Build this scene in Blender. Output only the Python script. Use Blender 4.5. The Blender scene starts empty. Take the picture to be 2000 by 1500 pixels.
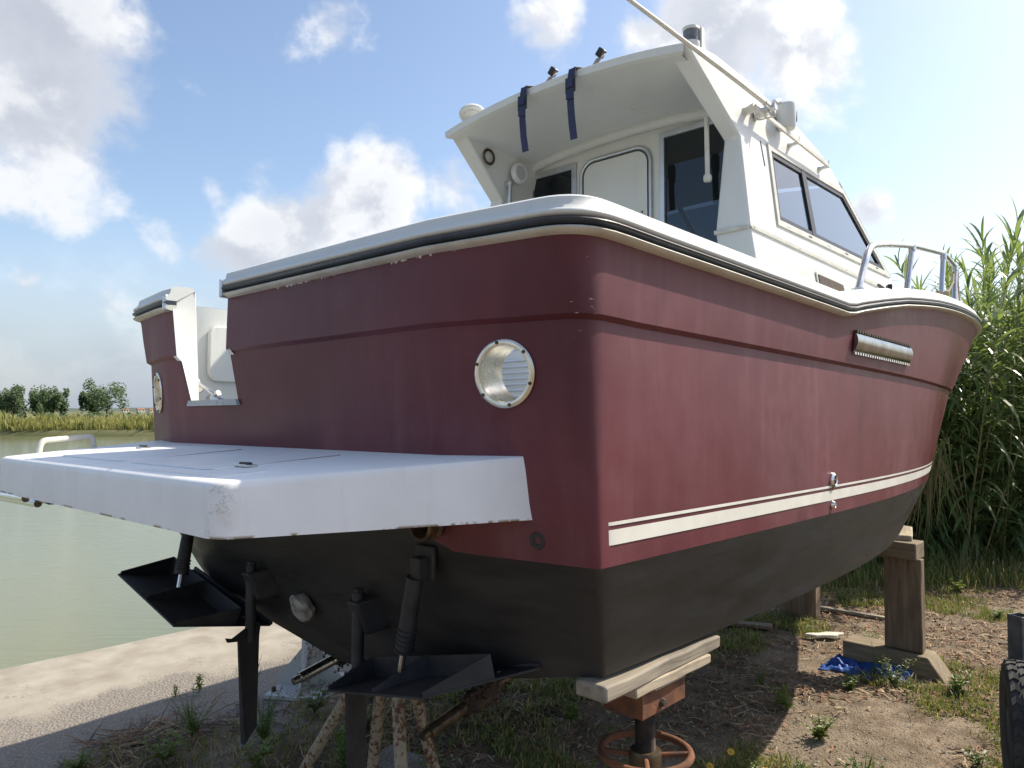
import bpy, bmesh, math, random
import numpy as np
from mathutils import Vector, Matrix, noise, geometry
random.seed(7); RNG = np.random.default_rng(7)
scn = bpy.context.scene
COL = scn.collection
rad = math.radians

# ------------------------------------------------------------------ camera
YAW, PITCH, CAMH = rad(42.3453), rad(2.05), 1.95
cd = bpy.data.cameras.new('camera'); cam = bpy.data.objects.new('camera', cd); COL.objects.link(cam)
cd.sensor_width = 36.0; cd.lens = 36.0 * 1480 / 2000; cd.clip_start = 0.05; cd.clip_end = 12000
FW = Vector((math.cos(PITCH) * math.cos(YAW), math.cos(PITCH) * math.sin(YAW), math.sin(PITCH)))
cam.location = (-1.5281, -2.6847, CAMH)
cam.rotation_euler = FW.to_track_quat('-Z', 'Y').to_euler()
scn.camera = cam

# ------------------------------------------------------------------ sun, sky, exposure
SUN_EL, SUN_AZ = rad(47), rad(-25)          # azimuth from +X (boat bow), negative = starboard
sdir = Vector((math.cos(SUN_EL) * math.cos(SUN_AZ), math.cos(SUN_EL) * math.sin(SUN_AZ), math.sin(SUN_EL)))
sd = bpy.data.lights.new('sun', 'SUN'); sd.energy = 4.7; sd.angle = rad(0.55); sd.color = (1.0, 0.91, 0.77)
sun = bpy.data.objects.new('sun', sd); COL.objects.link(sun)
sun.rotation_euler = sdir.to_track_quat('Z', 'Y').to_euler(); sun.location = (3, -3, 12)

scn.view_settings.view_transform = 'Standard'; scn.view_settings.look = 'None'
scn.view_settings.exposure = 0.60; scn.view_settings.gamma = 1.0
scn.render.engine = 'CYCLES'

world = bpy.data.worlds.new('World'); scn.world = world; world.use_nodes = True
wt = world.node_tree; wt.nodes.clear()
def N(t, typ, **kw):
    n = t.nodes.new(typ)
    for k, v in kw.items(): setattr(n, k, v)
    return n
def mathn(t, op, a, b=None, c=None, clamp=False):
    n = N(t, 'ShaderNodeMath', operation=op, use_clamp=clamp)
    for i, x in enumerate((a, b, c)):
        if x is None: continue
        if isinstance(x, (int, float)): n.inputs[i].default_value = x
        else: t.links.new(x, n.inputs[i])
    return n.outputs[0]
def vmath(t, op, a, b=None, scale=None):
    n = N(t, 'ShaderNodeVectorMath', operation=op)
    for i, x in enumerate((a, b)):
        if x is None: continue
        if isinstance(x, (tuple, Vector)): n.inputs[i].default_value = x
        else: t.links.new(x, n.inputs[i])
    if scale is not None: n.inputs['Scale'].default_value = scale
    return n
def maprange(t, x, a, b, c=0.0, d=1.0, smooth=False):
    n = N(t, 'ShaderNodeMapRange'); n.interpolation_type = 'SMOOTHSTEP' if smooth else 'LINEAR'
    t.links.new(x, n.inputs[0])
    for i, v in enumerate((a, b, c, d)): n.inputs[i + 1].default_value = v
    return n.outputs[0]
def noisen(t, vec, scale, detail=6, rough=.55, dist=0):
    n = N(t, 'ShaderNodeTexNoise'); n.inputs['Scale'].default_value = scale; n.inputs['Detail'].default_value = detail
    n.inputs['Roughness'].default_value = rough; n.inputs['Distortion'].default_value = dist
    if vec is not None: t.links.new(vec, n.inputs['Vector'])
    return n.outputs['Fac']
def mixc(t, fac, a, b, mode='MIX'):
    n = N(t, 'ShaderNodeMix', data_type='RGBA', blend_type=mode)
    for s, x in ((n.inputs[0], fac), (n.inputs[6], a), (n.inputs[7], b)):
        if isinstance(x, (int, float)): s.default_value = x
        elif isinstance(x, tuple): s.default_value = (*x[:3], 1)
        else: t.links.new(x, s)
    return n.outputs[2]

sky = N(wt, 'ShaderNodeTexSky', sky_type='NISHITA'); sky.sun_disc = False
sky.sun_elevation = SUN_EL; sky.sun_rotation = math.pi / 2 - SUN_AZ
sky.air_density = 1.0; sky.dust_density = 1.6; sky.ozone_density = 0.9; sky.altitude = 0
bgs = N(wt, 'ShaderNodeBackground'); bgs.inputs[1].default_value = 0.135
wt.links.new(sky.outputs[0], bgs.inputs[0])
tc = N(wt, 'ShaderNodeTexCoord'); D = tc.outputs['Generated']
# cumulus: fractal noise over the sky's directions, denser where the photo's cloud banks stand
flat = vmath(wt, 'MULTIPLY', D, (1.0, 1.0, 1.15)).outputs[0]
BANKS = [(0.234,0.889,0.394,0.118,1.00),(0.266,0.910,0.317,0.115,1.15),(0.231,0.938,0.259,0.081,0.80),(0.495,0.741,0.454,0.060,0.75),
 (0.584,0.769,0.261,0.090,1.10),(0.502,0.836,0.224,0.085,1.0),(0.460,0.871,0.172,0.090,0.95),(0.420,0.895,0.151,0.060,0.75),(0.380,0.905,0.190,0.055,0.75),(0.330,0.935,0.120,0.065,0.75),(0.250,0.962,0.105,0.060,0.70),(0.545,0.800,0.245,0.080,1.05),
 (0.424,0.868,0.259,0.037,0.60),(0.660,0.699,0.276,0.070,0.80),(0.341,0.921,0.186,0.041,0.45),(0.683,0.572,0.454,0.061,0.85),
 (0.800,0.407,0.442,0.105,1.15),(0.847,0.330,0.416,0.080,1.05),(0.849,0.368,0.380,0.054,0.70),(0.929,0.287,0.234,0.030,0.90),
 (0.284,0.955,0.086,0.061,0.55),(0.616,0.644,0.454,0.027,0.50),(0.753,0.481,0.449,0.054,0.80),(0.308,0.858,0.411,0.041,0.50),
 # beyond the frame the same broken cumulus goes on, then extra banks added as fill
 (-0.75,0.55,0.37,0.13,1.0),(-0.90,-0.20,0.38,0.12,1.0),(-0.30,0.93,0.20,0.10,0.9),(0.10,-0.90,0.42,0.13,1.0),(-0.55,-0.75,0.36,0.10,0.9),
 (0.70,-0.60,0.38,0.10,0.9),(-0.30,0.30,0.90,0.14,0.9),(-0.93,0.25,0.25,0.07,0.8),(0.45,-0.80,0.20,0.09,0.8),
 (-0.60,0.05,0.80,0.15,1.0),(0.05,-0.45,0.89,0.14,0.95),(-0.85,-0.45,0.30,0.12,0.95),(-0.25,-0.85,0.46,0.12,0.95),(-0.65,0.35,0.68,0.12,0.95),(-0.45,-0.45,0.77,0.13,1.0),(-0.97,0.05,0.22,0.11,0.95),(0.30,0.45,0.84,0.11,0.9),(-0.75,-0.65,0.12,0.10,0.9),(-0.60,0.75,0.28,0.11,0.95)]  # unseen banks around and overhead, added to brighten the shaded whites
mask = None
for x, y, z, s, w in BANKS:
    dv = Vector((x, y, z)).normalized()
    dist = vmath(wt, 'DISTANCE', D, tuple(dv)).outputs['Value']
    e = maprange(wt, dist, 0.0, s * 1.75, w, 0.0, smooth=True)
    mask = e if mask is None else mathn(wt, 'MAXIMUM', mask, e)
def cloud_density(vec):
    n1 = noisen(wt, vec, 8.5, 10, .56, .15)
    n2 = noisen(wt, vec, 2.2, 3, .5)
    a = mathn(wt, 'MULTIPLY_ADD', n1, 1.25, mathn(wt, 'MULTIPLY', n2, .35))
    return mathn(wt, 'ADD', a, mathn(wt, 'MULTIPLY', mask, .56))
dens = cloud_density(flat)
shift = vmath(wt, 'ADD', flat, tuple(Vector((sdir.x * .05, sdir.y * .05, .05)))).outputs[0]
dens2 = cloud_density(shift)
cover = maprange(wt, dens, 1.02, 1.31, 0, .93, smooth=True)
sep = N(wt, 'ShaderNodeSeparateXYZ'); wt.links.new(D, sep.inputs[0])
low = mathn(wt, 'MULTIPLY', maprange(wt, sep.outputs[2], .24, .01, 0, .90, smooth=True), maprange(wt, noisen(wt, flat, 4.0, 5, .5), .30, .62, .72, 1.0))
cover = mathn(wt, 'MAXIMUM', cover, low); lowmix = mathn(wt, 'MULTIPLY', low, mathn(wt, 'SUBTRACT', 1.0, maprange(wt, dens, 1.08, 1.34, 0, .75, smooth=True)))
thick = maprange(wt, dens, 1.12, 1.55, 0, 1, smooth=True)
lit = maprange(wt, mathn(wt, 'SUBTRACT', dens, dens2), -.10, .13, 0, 1, smooth=True)
sund = vmath(wt, 'DOT_PRODUCT', D, tuple(sdir)).outputs['Value']
glow = maprange(wt, sund, .2, .95, 0, 1)
shade = mathn(wt, 'ADD', mathn(wt, 'MULTIPLY', lit, .62), mathn(wt, 'MULTIPLY', glow, .45), clamp=True)
ccol = mixc(wt, shade, (.52, .545, .60), (.90, .89, .87))
ccol = mixc(wt, mathn(wt, 'MULTIPLY', thick, mathn(wt, 'SUBTRACT', 1.0, shade)), ccol, (.42, .445, .50))
ccol = mixc(wt, mathn(wt, 'MULTIPLY', lowmix, .95, clamp=True), ccol, (.29, .345, .43))
bgc = N(wt, 'ShaderNodeBackground'); wt.links.new(ccol, bgc.inputs[0]); bgc.inputs[1].default_value = 0.92
msh = N(wt, 'ShaderNodeMixShader'); wt.links.new(cover, msh.inputs[0])
wt.links.new(bgs.outputs[0], msh.inputs[1]); wt.links.new(bgc.outputs[0], msh.inputs[2])
wo = N(wt, 'ShaderNodeOutputWorld'); wt.links.new(msh.outputs[0], wo.inputs[0])

# ------------------------------------------------------------------ materials
def newmat(name):
    m = bpy.data.materials.new(name); m.use_nodes = True
    t = m.node_tree; b = t.nodes['Principled BSDF']
    return m, t, b
def ramp(t, fac, stops):
    n = N(t, 'ShaderNodeValToRGB'); t.links.new(fac, n.inputs[0])
    el = n.color_ramp.elements
    while len(el) < len(stops): el.new(.5)
    for e, (p, c) in zip(el, stops): e.position = p; e.color = (*c, 1)
    return n.outputs[0]
def bump(t, b, h, strength=.3, dist=.01, prev=None):
    n = N(t, 'ShaderNodeBump'); n.inputs['Strength'].default_value = strength; n.inputs['Distance'].default_value = dist
    t.links.new(h, n.inputs['Height'])
    if prev is not None: t.links.new(prev, n.inputs['Normal'])
    if b is not None: t.links.new(n.outputs[0], b.inputs['Normal'])
    return n.outputs[0]
def coords(t, stretch=(1, 1, 1), kind='Object'):
    c = N(t, 'ShaderNodeTexCoord'); mp = N(t, 'ShaderNodeMapping'); mp.inputs['Scale'].default_value = stretch
    t.links.new(c.outputs[kind], mp.inputs[0]); return mp.outputs[0]
def pmat(name, c1, c2=None, scale=6, detail=6, rough=.5, metal=0, spec=.5, stretch=(1, 1, 1), lo=.38, hi=.66, bmp=0, bscale=None, bdist=.004, coat=0, rvar=0):
    m, t, b = newmat(name); v = coords(t, stretch)
    if c2 is None: b.inputs['Base Color'].default_value = (*c1, 1)
    else:
        f = maprange(t, noisen(t, v, scale, detail), lo, hi)
        t.links.new(mixc(t, f, c1, c2), b.inputs['Base Color'])
    b.inputs['Roughness'].default_value = rough; b.inputs['Metallic'].default_value = metal
    b.inputs['Specular IOR Level'].default_value = spec; b.inputs['Coat Weight'].default_value = coat
    b.inputs['Coat Roughness'].default_value = .12
    if rvar: t.links.new(maprange(t, noisen(t, v, scale * 1.7, 4), .3, .7, rough - rvar, rough + rvar), b.inputs['Roughness'])
    if bmp: bump(t, b, noisen(t, v, bscale or scale * 4, 5), bmp, bdist)
    return m
M = {}
M['gelcoat'] = pmat('gelcoat', (.66, .675, .645), (.60, .61, .575), 2.2, 8, .42, spec=.5, stretch=(1, 1, .35), lo=.42, hi=.78, rvar=.08)
_t = M['gelcoat'].node_tree; _b = _t.nodes['Principled BSDF']; _src = _b.inputs['Base Color'].links[0].from_socket
_run = mathn(_t, 'MULTIPLY', maprange(_t, noisen(_t, coords(_t, (9, 9, .8)), 2.0, 6, .6), .56, .80, 0, .34), maprange(_t, noisen(_t, coords(_t), 1.3, 4), .42, .62))
_c = mixc(_t, _run, _src, (.33, .30, .22)); _c = mixc(_t, maprange(_t, noisen(_t, coords(_t), 38, 6, .7), .70, .78, 0, .35), _c, (.30, .25, .17)); _t.links.new(_c, _b.inputs['Base Color'])
M['gelcoat_cool'] = pmat('gelcoat_cool', (.74, .75, .75), (.64, .65, .64), 4, 9, .38, lo=.45, hi=.8, rvar=.1)
M['stripe'] = pmat('stripe_vinyl', (.72, .71, .64), (.64, .63, .56), 8, 5, .4)
M['rail_white'] = pmat('rail_white', (.60, .59, .52), (.49, .47, .39), 9, 8, .42, lo=.45, hi=.72)
M['rubber'] = pmat('rubber_insert', (.024, .028, .040), (.05, .055, .068), 7, 6, .34, spec=.6)
M['black_plastic'] = pmat('black_plastic', (.012, .012, .014), rough=.4)
M['gasket'] = pmat('gasket', (.014, .017, .022), rough=.45)
M['chrome'] = pmat('chrome', (.78, .77, .74), (.66, .64, .6), 14, 4, .12, 1, rvar=.05)
M['porthole'] = pmat('porthole_steel', (.80, .77, .68), (.66, .60, .48), 16, 6, .30, .85, rvar=.1)
M['vent_steel'] = pmat('vent_steel', (.30, .29, .27), (.17, .16, .15), 12, 5, .16, 1)
M['steel'] = pmat('stainless', (.62, .62, .62), (.5, .49, .47), 10, 6, .26, 1, rvar=.08)
M['alu'] = pmat('aluminium', (.62, .64, .66), (.52, .54, .56), 8, 5, .38, .85)
M['bronze'] = pmat('bronze', (.15, .105, .055), (.045, .036, .028), 22, 6, .45, .6)
M['antifoul'] = None
M['fitting_black'] = pmat('painted_fitting', (.012, .013, .017), (.028, .029, .034), 12, 7, .62, bmp=.25, bscale=60)
M['zinc'] = pmat('zinc', (.34, .34, .32), (.13, .12, .11), 24, 7, .75, bmp=.6, bscale=40)
M['interior'] = pmat('interior_panel', (.42, .40, .33), (.36, .34, .28), 3, 4, .6)
M['navy'] = pmat('webbing_navy', (.022, .028, .075), (.035, .042, .10), 60, 4, .8, bmp=.4, bscale=220)
M['tan'] = pmat('webbing_tan', (.42, .33, .26), (.34, .25, .19), 50, 4, .8)
M['rope'] = pmat('rope', (.34, .29, .22), (.22, .18, .13), 70, 4, .9, bmp=.6, bscale=160)
M['lens'] = pmat('smoked_lens', (.10, .11, .12), (.17, .18, .19), 40, 2, .15)
M['teal'] = pmat('teal_lens', (.05, .42, .50), rough=.25)
M['grille'] = pmat('speaker_grille', (.52, .53, .54), (.44, .45, .46), 90, 2, .6)
M['rust'] = pmat('rust', (.165, .064, .028), (.065, .031, .018), 14, 10, .9, bmp=.6, bscale=60, lo=.4, hi=.7)
M['rust_dark'] = pmat('rust_dark', (.07, .040, .026), (.022, .017, .014), 20, 8, .8, bmp=.5, bscale=70)
M['blue_tarp'] = pmat('blue_tarp', (.018, .065, .26), (.03, .10, .36), 9, 4, .5, bmp=.3, bscale=25)
M['tyre'] = pmat('tyre_rubber', (.021, .023, .024), (.045, .047, .045), 10, 8, .85, bmp=.3, bscale=90)
M['trailer_steel'] = pmat('trailer_steel', (.13, .14, .155), (.075, .075, .075), 16, 8, .6, .3, bmp=.3, bscale=60)
M['foam_white'] = pmat('white_scrap', (.62, .60, .52), (.45, .43, .36), 12, 6, .8)
M['flower'] = pmat('flower_yellow', (.72, .42, .02), rough=.7)

def paint_rust(name, paint, lo_=.79):
    m, t, b = newmat(name); v = coords(t)
    n = noisen(t, v, 48, 9, .66); big = noisen(t, v, 5, 4)
    f = maprange(t, mathn(t, 'ADD', n, mathn(t, 'MULTIPLY', big, .5)), lo_, lo_ + .10)
    c = mixc(t, f, mixc(t, noisen(t, v, 6, 5), paint, tuple(.72 * x for x in paint)), mixc(t, noisen(t, v, 40, 4), (.17, .055, .02), (.06, .028, .015)))
    t.links.new(c, b.inputs['Base Color']); b.inputs['Roughness'].default_value = .62
    bump(t, b, n, .35, .003); return m
M['white_rusty'] = paint_rust('rusty_white_paint', (.50, .51, .50), .82)
M['cream_rusty'] = paint_rust('rusty_cream_paint', (.36, .31, .22), .73)

def wood(name, c1, c2, axis=2, grain=1.0):
    m, t, b = newmat(name); st = [14 * grain] * 3; st[axis] = 1.1
    v = coords(t, tuple(st)); n = noisen(t, v, 2.2, 10, .62, .5)
    v2 = coords(t); blot = noisen(t, v2, 5, 6)
    f = maprange(t, n, .35, .66)
    c = mixc(t, f, c1, c2); c = mixc(t, maprange(t, blot, .5, .72, 0, .55), c, tuple(.45 * x for x in c1))
    t.links.new(c, b.inputs['Base Color']); b.inputs['Roughness'].default_value = .85
    bump(t, b, n, .55, .006); return m
M['wood_grey_y'] = wood('weathered_plank', (.30, .26, .20), (.17, .145, .11), 0)
M['wood_pale'] = wood('pale_plank', (.44, .37, .27), (.27, .22, .15), 0)
M['wood_post'] = wood('post_timber', (.24, .17, .11), (.10, .07, .045), 2)
M['wood_beam'] = wood('beam_timber', (.26, .205, .13), (.13, .10, .065), 1)

# maroon topsides: chalky vertical streaks and blotches, broad pale patches painting in reflected sheen, chips along the top edge and at the corner
m, t, b = newmat('maroon_gelcoat'); M['maroon'] = m
v = coords(t, (3.2, 3.2, .34)); st = noisen(t, v, 3.2, 9, .62)
v1 = coords(t, (26, 26, 1.2)); fine = noisen(t, v1, 1.4, 5, .6)
vo = coords(t); blot = noisen(t, vo, 1.3, 6, .55); spk = noisen(t, vo, 9, 8, .6)
sx = N(t, 'ShaderNodeSeparateXYZ'); t.links.new(vo, sx.inputs[0])
c = mixc(t, maprange(t, blot, .35, .68), (.088, .0135, .0205), (.118, .0215, .030))
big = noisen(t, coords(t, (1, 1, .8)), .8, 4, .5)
chalk_sheen = mathn(t, 'MULTIPLY', maprange(t, big, .44, .66), mathn(t, 'ADD', maprange(t, spk, .3, .75, .25, .8), maprange(t, st, .48, .70, 0, .42)))  # large patches: chalking plus soft reflections painted into the colour
c = mixc(t, mathn(t, 'MULTIPLY', chalk_sheen, .42), c, (.28, .155, .165))
c = mixc(t, maprange(t, fine, .62, .86, 0, .15), c, (.25, .13, .14))
stain = mathn(t, 'MULTIPLY', maprange(t, noisen(t, coords(t, (1.5, 1.5, .5)), 1.6, 4, .5), .60, .72), .45)
c = mixc(t, stain, c, (.050, .010, .016))
scuff = maprange(t, noisen(t, coords(t, (2.5, 2.5, 22)), 2.2, 7, .7), .70, .76, 0, .35)
c = mixc(t, scuff, c, (.33, .22, .23))
chn = mathn(t, 'MULTIPLY_ADD', noisen(t, coords(t, (.3, 1, .05)), 2.1, 4, .6), .6, mathn(t, 'MULTIPLY', noisen(t, coords(t, (1, 1, .3)), 24, 6, .7), .45))
hgt = maprange(t, chn, .57, .80, 0, .026)
gate_ = mathn(t, 'MULTIPLY', maprange(t, sx.outputs[0], .12, .09), maprange(t, hgt, .0005, .002))
chip = mathn(t, 'MULTIPLY', gate_, maprange(t, mathn(t, 'ADD', sx.outputs[2], hgt), .8985, .8995))
vs = coords(t, (30, 30, 80)); scr = maprange(t, noisen(t, vs, 1.0, 4, .6), .66, .69)
ydist = mathn(t, 'ABSOLUTE', mathn(t, 'ADD', sx.outputs[1], 1.43))
corner = mathn(t, 'MULTIPLY', maprange(t, ydist, .0, .045, 1, 0), maprange(t, mathn(t, 'ABSOLUTE', mathn(t, 'SUBTRACT', sx.outputs[0], .125)), .02, .06, 1, 0))
corner = mathn(t, 'MULTIPLY', corner, maprange(t, sx.outputs[2], .55, .72))
chip = mathn(t, 'MAXIMUM', chip, mathn(t, 'MULTIPLY', corner, scr))
c = mixc(t, chip, c, (.62, .56, .50))
t.links.new(c, b.inputs['Base Color'])
t.links.new(maprange(t, mathn(t, 'ADD', big, mathn(t, 'MULTIPLY', spk, .35)), .45, .85, .24, .56), b.inputs['Roughness'])
b.inputs['Specular IOR Level'].default_value = .32
bump(t, b, noisen(t, vo, 2.2, 3), .03, .02)

m, t, b = newmat('antifouling'); M['antifoul'] = m
vo = coords(t); v = coords(t, (1, 1, 2.5)); n = noisen(t, v, 2.6, 9, .6); n2 = noisen(t, vo, 30, 6)
c = mixc(t, maprange(t, n, .36, .70), (.016, .016, .0165), (.030, .030, .030))
c = mixc(t, maprange(t, n2, .62, .8, 0, .2), c, (.06, .058, .055))
roll = noisen(t, coords(t, (.9, .9, 5.5)), 2.4, 4, .5); c = mixc(t, maprange(t, roll, .50, .62, 0, .14), c, (.046, .046, .046))
scf = maprange(t, noisen(t, coords(t, (1.2, 1.2, 9)), 3.5, 8, .7), .68, .74, 0, .3); c = mixc(t, mathn(t, 'MULTIPLY', scf, .6), c, (.09, .088, .085))
t.links.new(c, b.inputs['Base Color']); t.links.new(maprange(t, roll, .35, .65, .40, .66), b.inputs['Roughness'])
bump(t, b, n2, .12, .004)

# platform paint: white, cracked and chipped down the aft starboard corner
m, t, b = newmat('platform_paint'); M['platform'] = m
vo = coords(t); n = noisen(t, vo, 5, 9, .6); sx = N(t, 'ShaderNodeSeparateXYZ'); t.links.new(vo, sx.inputs[0])
c = mixc(t, maprange(t, n, .4, .75), (.82, .83, .83), (.74, .75, .74))
dcor = vmath(t, 'DISTANCE', vmath(t, 'MULTIPLY', vo, (1, 1, .14)).outputs[0], (-.645, -.918, .026)).outputs['Value']
near = maprange(t, dcor, .012, .058, 1, 0)
crk = noisen(t, vo, 11, 8, .7); line = maprange(t, mathn(t, 'ABSOLUTE', mathn(t, 'SUBTRACT', crk, .5)), 0, .012, 1, 0)
c = mixc(t, mathn(t, 'MULTIPLY', near, maprange(t, noisen(t, vo, 16, 8, .65), .46, .66, 0, .7)), c, (.60, .54, .44))
c = mixc(t, mathn(t, 'MULTIPLY', mathn(t, 'MULTIPLY', near, line), .6), c, (.16, .12, .09))
drip = maprange(t, noisen(t, coords(t, (14, 14, 1.0)), 1.6, 6, .6), .58, .80, 0, .28); c = mixc(t, drip, c, (.50, .46, .38))
smut = maprange(t, noisen(t, vo, 26, 7, .7), .64, .76, 0, .3); c = mixc(t, smut, c, (.42, .40, .36))
edge = mathn(t, 'MULTIPLY', maprange(t, sx.outputs[2], .112, .106), maprange(t, noisen(t, vo, 14, 6), .54, .6))
c = mixc(t, edge, c, (.26, .19, .12))
t.links.new(c, b.inputs['Base Color']); t.links.new(maprange(t, n, .3, .7, .42, .6), b.inputs['Roughness']); b.inputs['Specular IOR Level'].default_value = .35

def thin_glass(name, tint, mixf=.18, rough=.02):
    m = bpy.data.materials.new(name); m.use_nodes = True; t = m.node_tree; t.nodes.clear()
    tr = N(t, 'ShaderNodeBsdfTransparent'); tr.inputs[0].default_value = (*tint, 1)
    gl = N(t, 'ShaderNodeBsdfGlossy'); gl.inputs['Roughness'].default_value = rough; gl.inputs[0].default_value = (.9, .92, .95, 1)
    ge = N(t, 'ShaderNodeNewGeometry'); ct = mathn(t, 'ABSOLUTE', vmath(t, 'DOT_PRODUCT', ge.outputs['Normal'], ge.outputs['Incoming']).outputs['Value'])
    fr = mathn(t, 'MULTIPLY', mathn(t, 'POWER', mathn(t, 'SUBTRACT', 1.0, ct, clamp=True), 5.0), .95)
    mx = N(t, 'ShaderNodeMixShader'); t.links.new(mathn(t, 'ADD', fr, mixf, clamp=True), mx.inputs[0])
    t.links.new(tr.outputs[0], mx.inputs[1]); t.links.new(gl.outputs[0], mx.inputs[2])
    o = N(t, 'ShaderNodeOutputMaterial'); t.links.new(mx.outputs[0], o.inputs[0]); return m
M['glass'] = thin_glass('window_glass', (.30, .36, .39), .13)
M['glass_dark'] = thin_glass('smoked_glass', (.045, .055, .065), .045)

def leafmat(name, c1, c2, scale=3, trans=.45, rough=.45):
    m, t, b = newmat(name); oi = N(t, 'ShaderNodeObjectInfo'); v = coords(t)
    f = maprange(t, noisen(t, v, scale, 4), .32, .68)
    f = mathn(t, 'ADD', mathn(t, 'MULTIPLY', f, .7), mathn(t, 'MULTIPLY', oi.outputs['Random'], .3))
    c = mixc(t, f, c1, c2); t.links.new(c, b.inputs['Base Color']); b.inputs['Roughness'].default_value = rough
    tl = N(t, 'ShaderNodeBsdfTranslucent')
    t.links.new(mixc(t, .5, c, (c2[0] * 1.5, c2[1] * 1.45, c2[2] * .7)), tl.inputs[0])
    mx = N(t, 'ShaderNodeMixShader'); mx.inputs[0].default_value = trans
    o = t.nodes['Material Output']
    t.links.new(b.outputs[0], mx.inputs[1]); t.links.new(tl.outputs[0], mx.inputs[2]); t.links.new(mx.outputs[0], o.inputs[0]); return m
M['cane_leaf'] = leafmat('cane_leaf', (.095, .165, .068), (.19, .25, .092), 4, .52, .36)
M['cane_dry'] = leafmat('cane_dry', (.28, .21, .10), (.20, .15, .07), 4, .3, .7)
M['cane_stem'] = pmat('cane_stem', (.16, .17, .06), (.26, .22, .11), 5, 4, .55)
M['grass'] = leafmat('grass_blade', (.075, .125, .03), (.17, .20, .055), 2.5, .45)
M['grass_dry'] = leafmat('dry_blade', (.30, .23, .12), (.42, .33, .19), 2.5, .3, .8)
M['weed'] = leafmat('weed_leaf', (.07, .13, .03), (.15, .21, .05), 14, .45)
M['weed_light'] = leafmat('pale_weed_leaf', (.13, .19, .04), (.22, .26, .07), 14, .45)
M['twig'] = pmat('twig', (.12, .085, .055), (.055, .04, .03), 20, 4, .9)
M['bank_grass'] = leafmat('bank_grass', (.15, .18, .05), (.32, .30, .11), .35, .35, .8)
M['tree_leaf'] = leafmat('tree_leaf', (.06, .11, .04), (.12, .17, .065), .8, .35, .6)
M['bark'] = pmat('bark', (.09, .07, .05), (.05, .04, .03), 8, 5, .9)

m, t, b = newmat('dirt'); M['dirt'] = m
v = coords(t); big = noisen(t, v, .9, 6, .6); mid = noisen(t, v, 5, 8, .62); fine = noisen(t, v, 55, 6, .65)
vor = N(t, 'ShaderNodeTexVoronoi'); vor.inputs['Scale'].default_value = 75; t.links.new(v, vor.inputs['Vector'])
c = ramp(t, mid, [(.28, (.085, .061, .041)), (.48, (.175, .133, .092)), (.62, (.265, .212, .155)), (.8, (.15, .10, .06))])
c = mixc(t, maprange(t, big, .46, .66, 0, .8), c, (.23, .185, .135))
c = mixc(t, maprange(t, fine, .55, .75, 0, .6), c, (.36, .31, .24)); c = mixc(t, maprange(t, fine, .46, .32, 0, .75), c, (.055, .04, .03))
t.links.new(c, b.inputs['Base Color']); b.inputs['Roughness'].default_value = .95; b.inputs['Specular IOR Level'].default_value = .2
bn = bump(t, None, vor.outputs['Distance'], .6, .012); bump(t, b, mathn(t, 'ADD', fine, mid), .7, .02, bn)

m, t, b = newmat('quay_concrete'); M['concrete'] = m
v = coords(t); big = noisen(t, v, .85, 8, .62); mid = noisen(t, v, 3.5, 9, .6); fine = noisen(t, v, 60, 5, .6)
vor = N(t, 'ShaderNodeTexVoronoi'); vor.inputs['Scale'].default_value = 60; t.links.new(v, vor.inputs['Vector'])
sy = N(t, 'ShaderNodeSeparateXYZ'); t.links.new(v, sy.inputs[0])
smooth_f = maprange(t, mathn(t, 'ADD', mathn(t, 'ADD', mathn(t, 'MULTIPLY', big, .55), mathn(t, 'MULTIPLY', mathn(t, 'SUBTRACT', mid, .5), .30)), mathn(t, 'MULTIPLY', mathn(t, 'SUBTRACT', sy.outputs[1], 2.85), .30)), .25, .31)
rough_c = mixc(t, maprange(t, vor.outputs['Distance'], .15, .5), (.30, .268, .225), (.19, .168, .142))
smooth_c = mixc(t, maprange(t, mid, .35, .68), (.345, .315, .26), (.245, .215, .17))
c = mixc(t, smooth_f, rough_c, smooth_c)
stain = maprange(t, noisen(t, v, 1.7, 7, .6), .56, .72, 0, .65); c = mixc(t, stain, c, (.17, .135, .095))
crk = mathn(t, 'ABSOLUTE', mathn(t, 'SUBTRACT', noisen(t, v, .8, 6, .55), .5)); c = mixc(t, mathn(t, 'MULTIPLY', maprange(t, crk, 0, .003, .6, 0), maprange(t, noisen(t, v, 2.3, 3), .48, .60)), c, (.13, .11, .085))
t.links.new(c, b.inputs['Base Color']); b.inputs['Roughness'].default_value = .92
h = mathn(t, 'ADD', mathn(t, 'MULTIPLY', smooth_f, .6), mathn(t, 'MULTIPLY', mathn(t, 'SUBTRACT', 1.0, smooth_f), mathn(t, 'MULTIPLY', vor.outputs['Distance'], .6)))
bn = bump(t, None, h, .8, .02); bump(t, b, fine, .3, .006, bn)

m, t, b = newmat('murky_water'); M['water'] = m
v = coords(t, (1.0, 1.0, 1.0)); r0_ = N(t, 'ShaderNodeMapping'); r0_.inputs['Rotation'].default_value = (0, 0, .83); rot = N(t, 'ShaderNodeMapping'); rot.inputs['Scale'].default_value = (.30, 1.6, 1)
t.links.new(coords(t), r0_.inputs[0]); t.links.new(r0_.outputs[0], rot.inputs[0])
n1 = noisen(t, rot.outputs[0], 5.0, 6, .6); n2 = noisen(t, rot.outputs[0], .5, 3, .5)
b.inputs['Base Color'].default_value = (.150, .160, .085, 1); b.inputs['Roughness'].default_value = .09; b.inputs['IOR'].default_value = 1.33
bn = bump(t, None, n1, .40, .022); bump(t, b, n2, .10, .03, bn)

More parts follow.
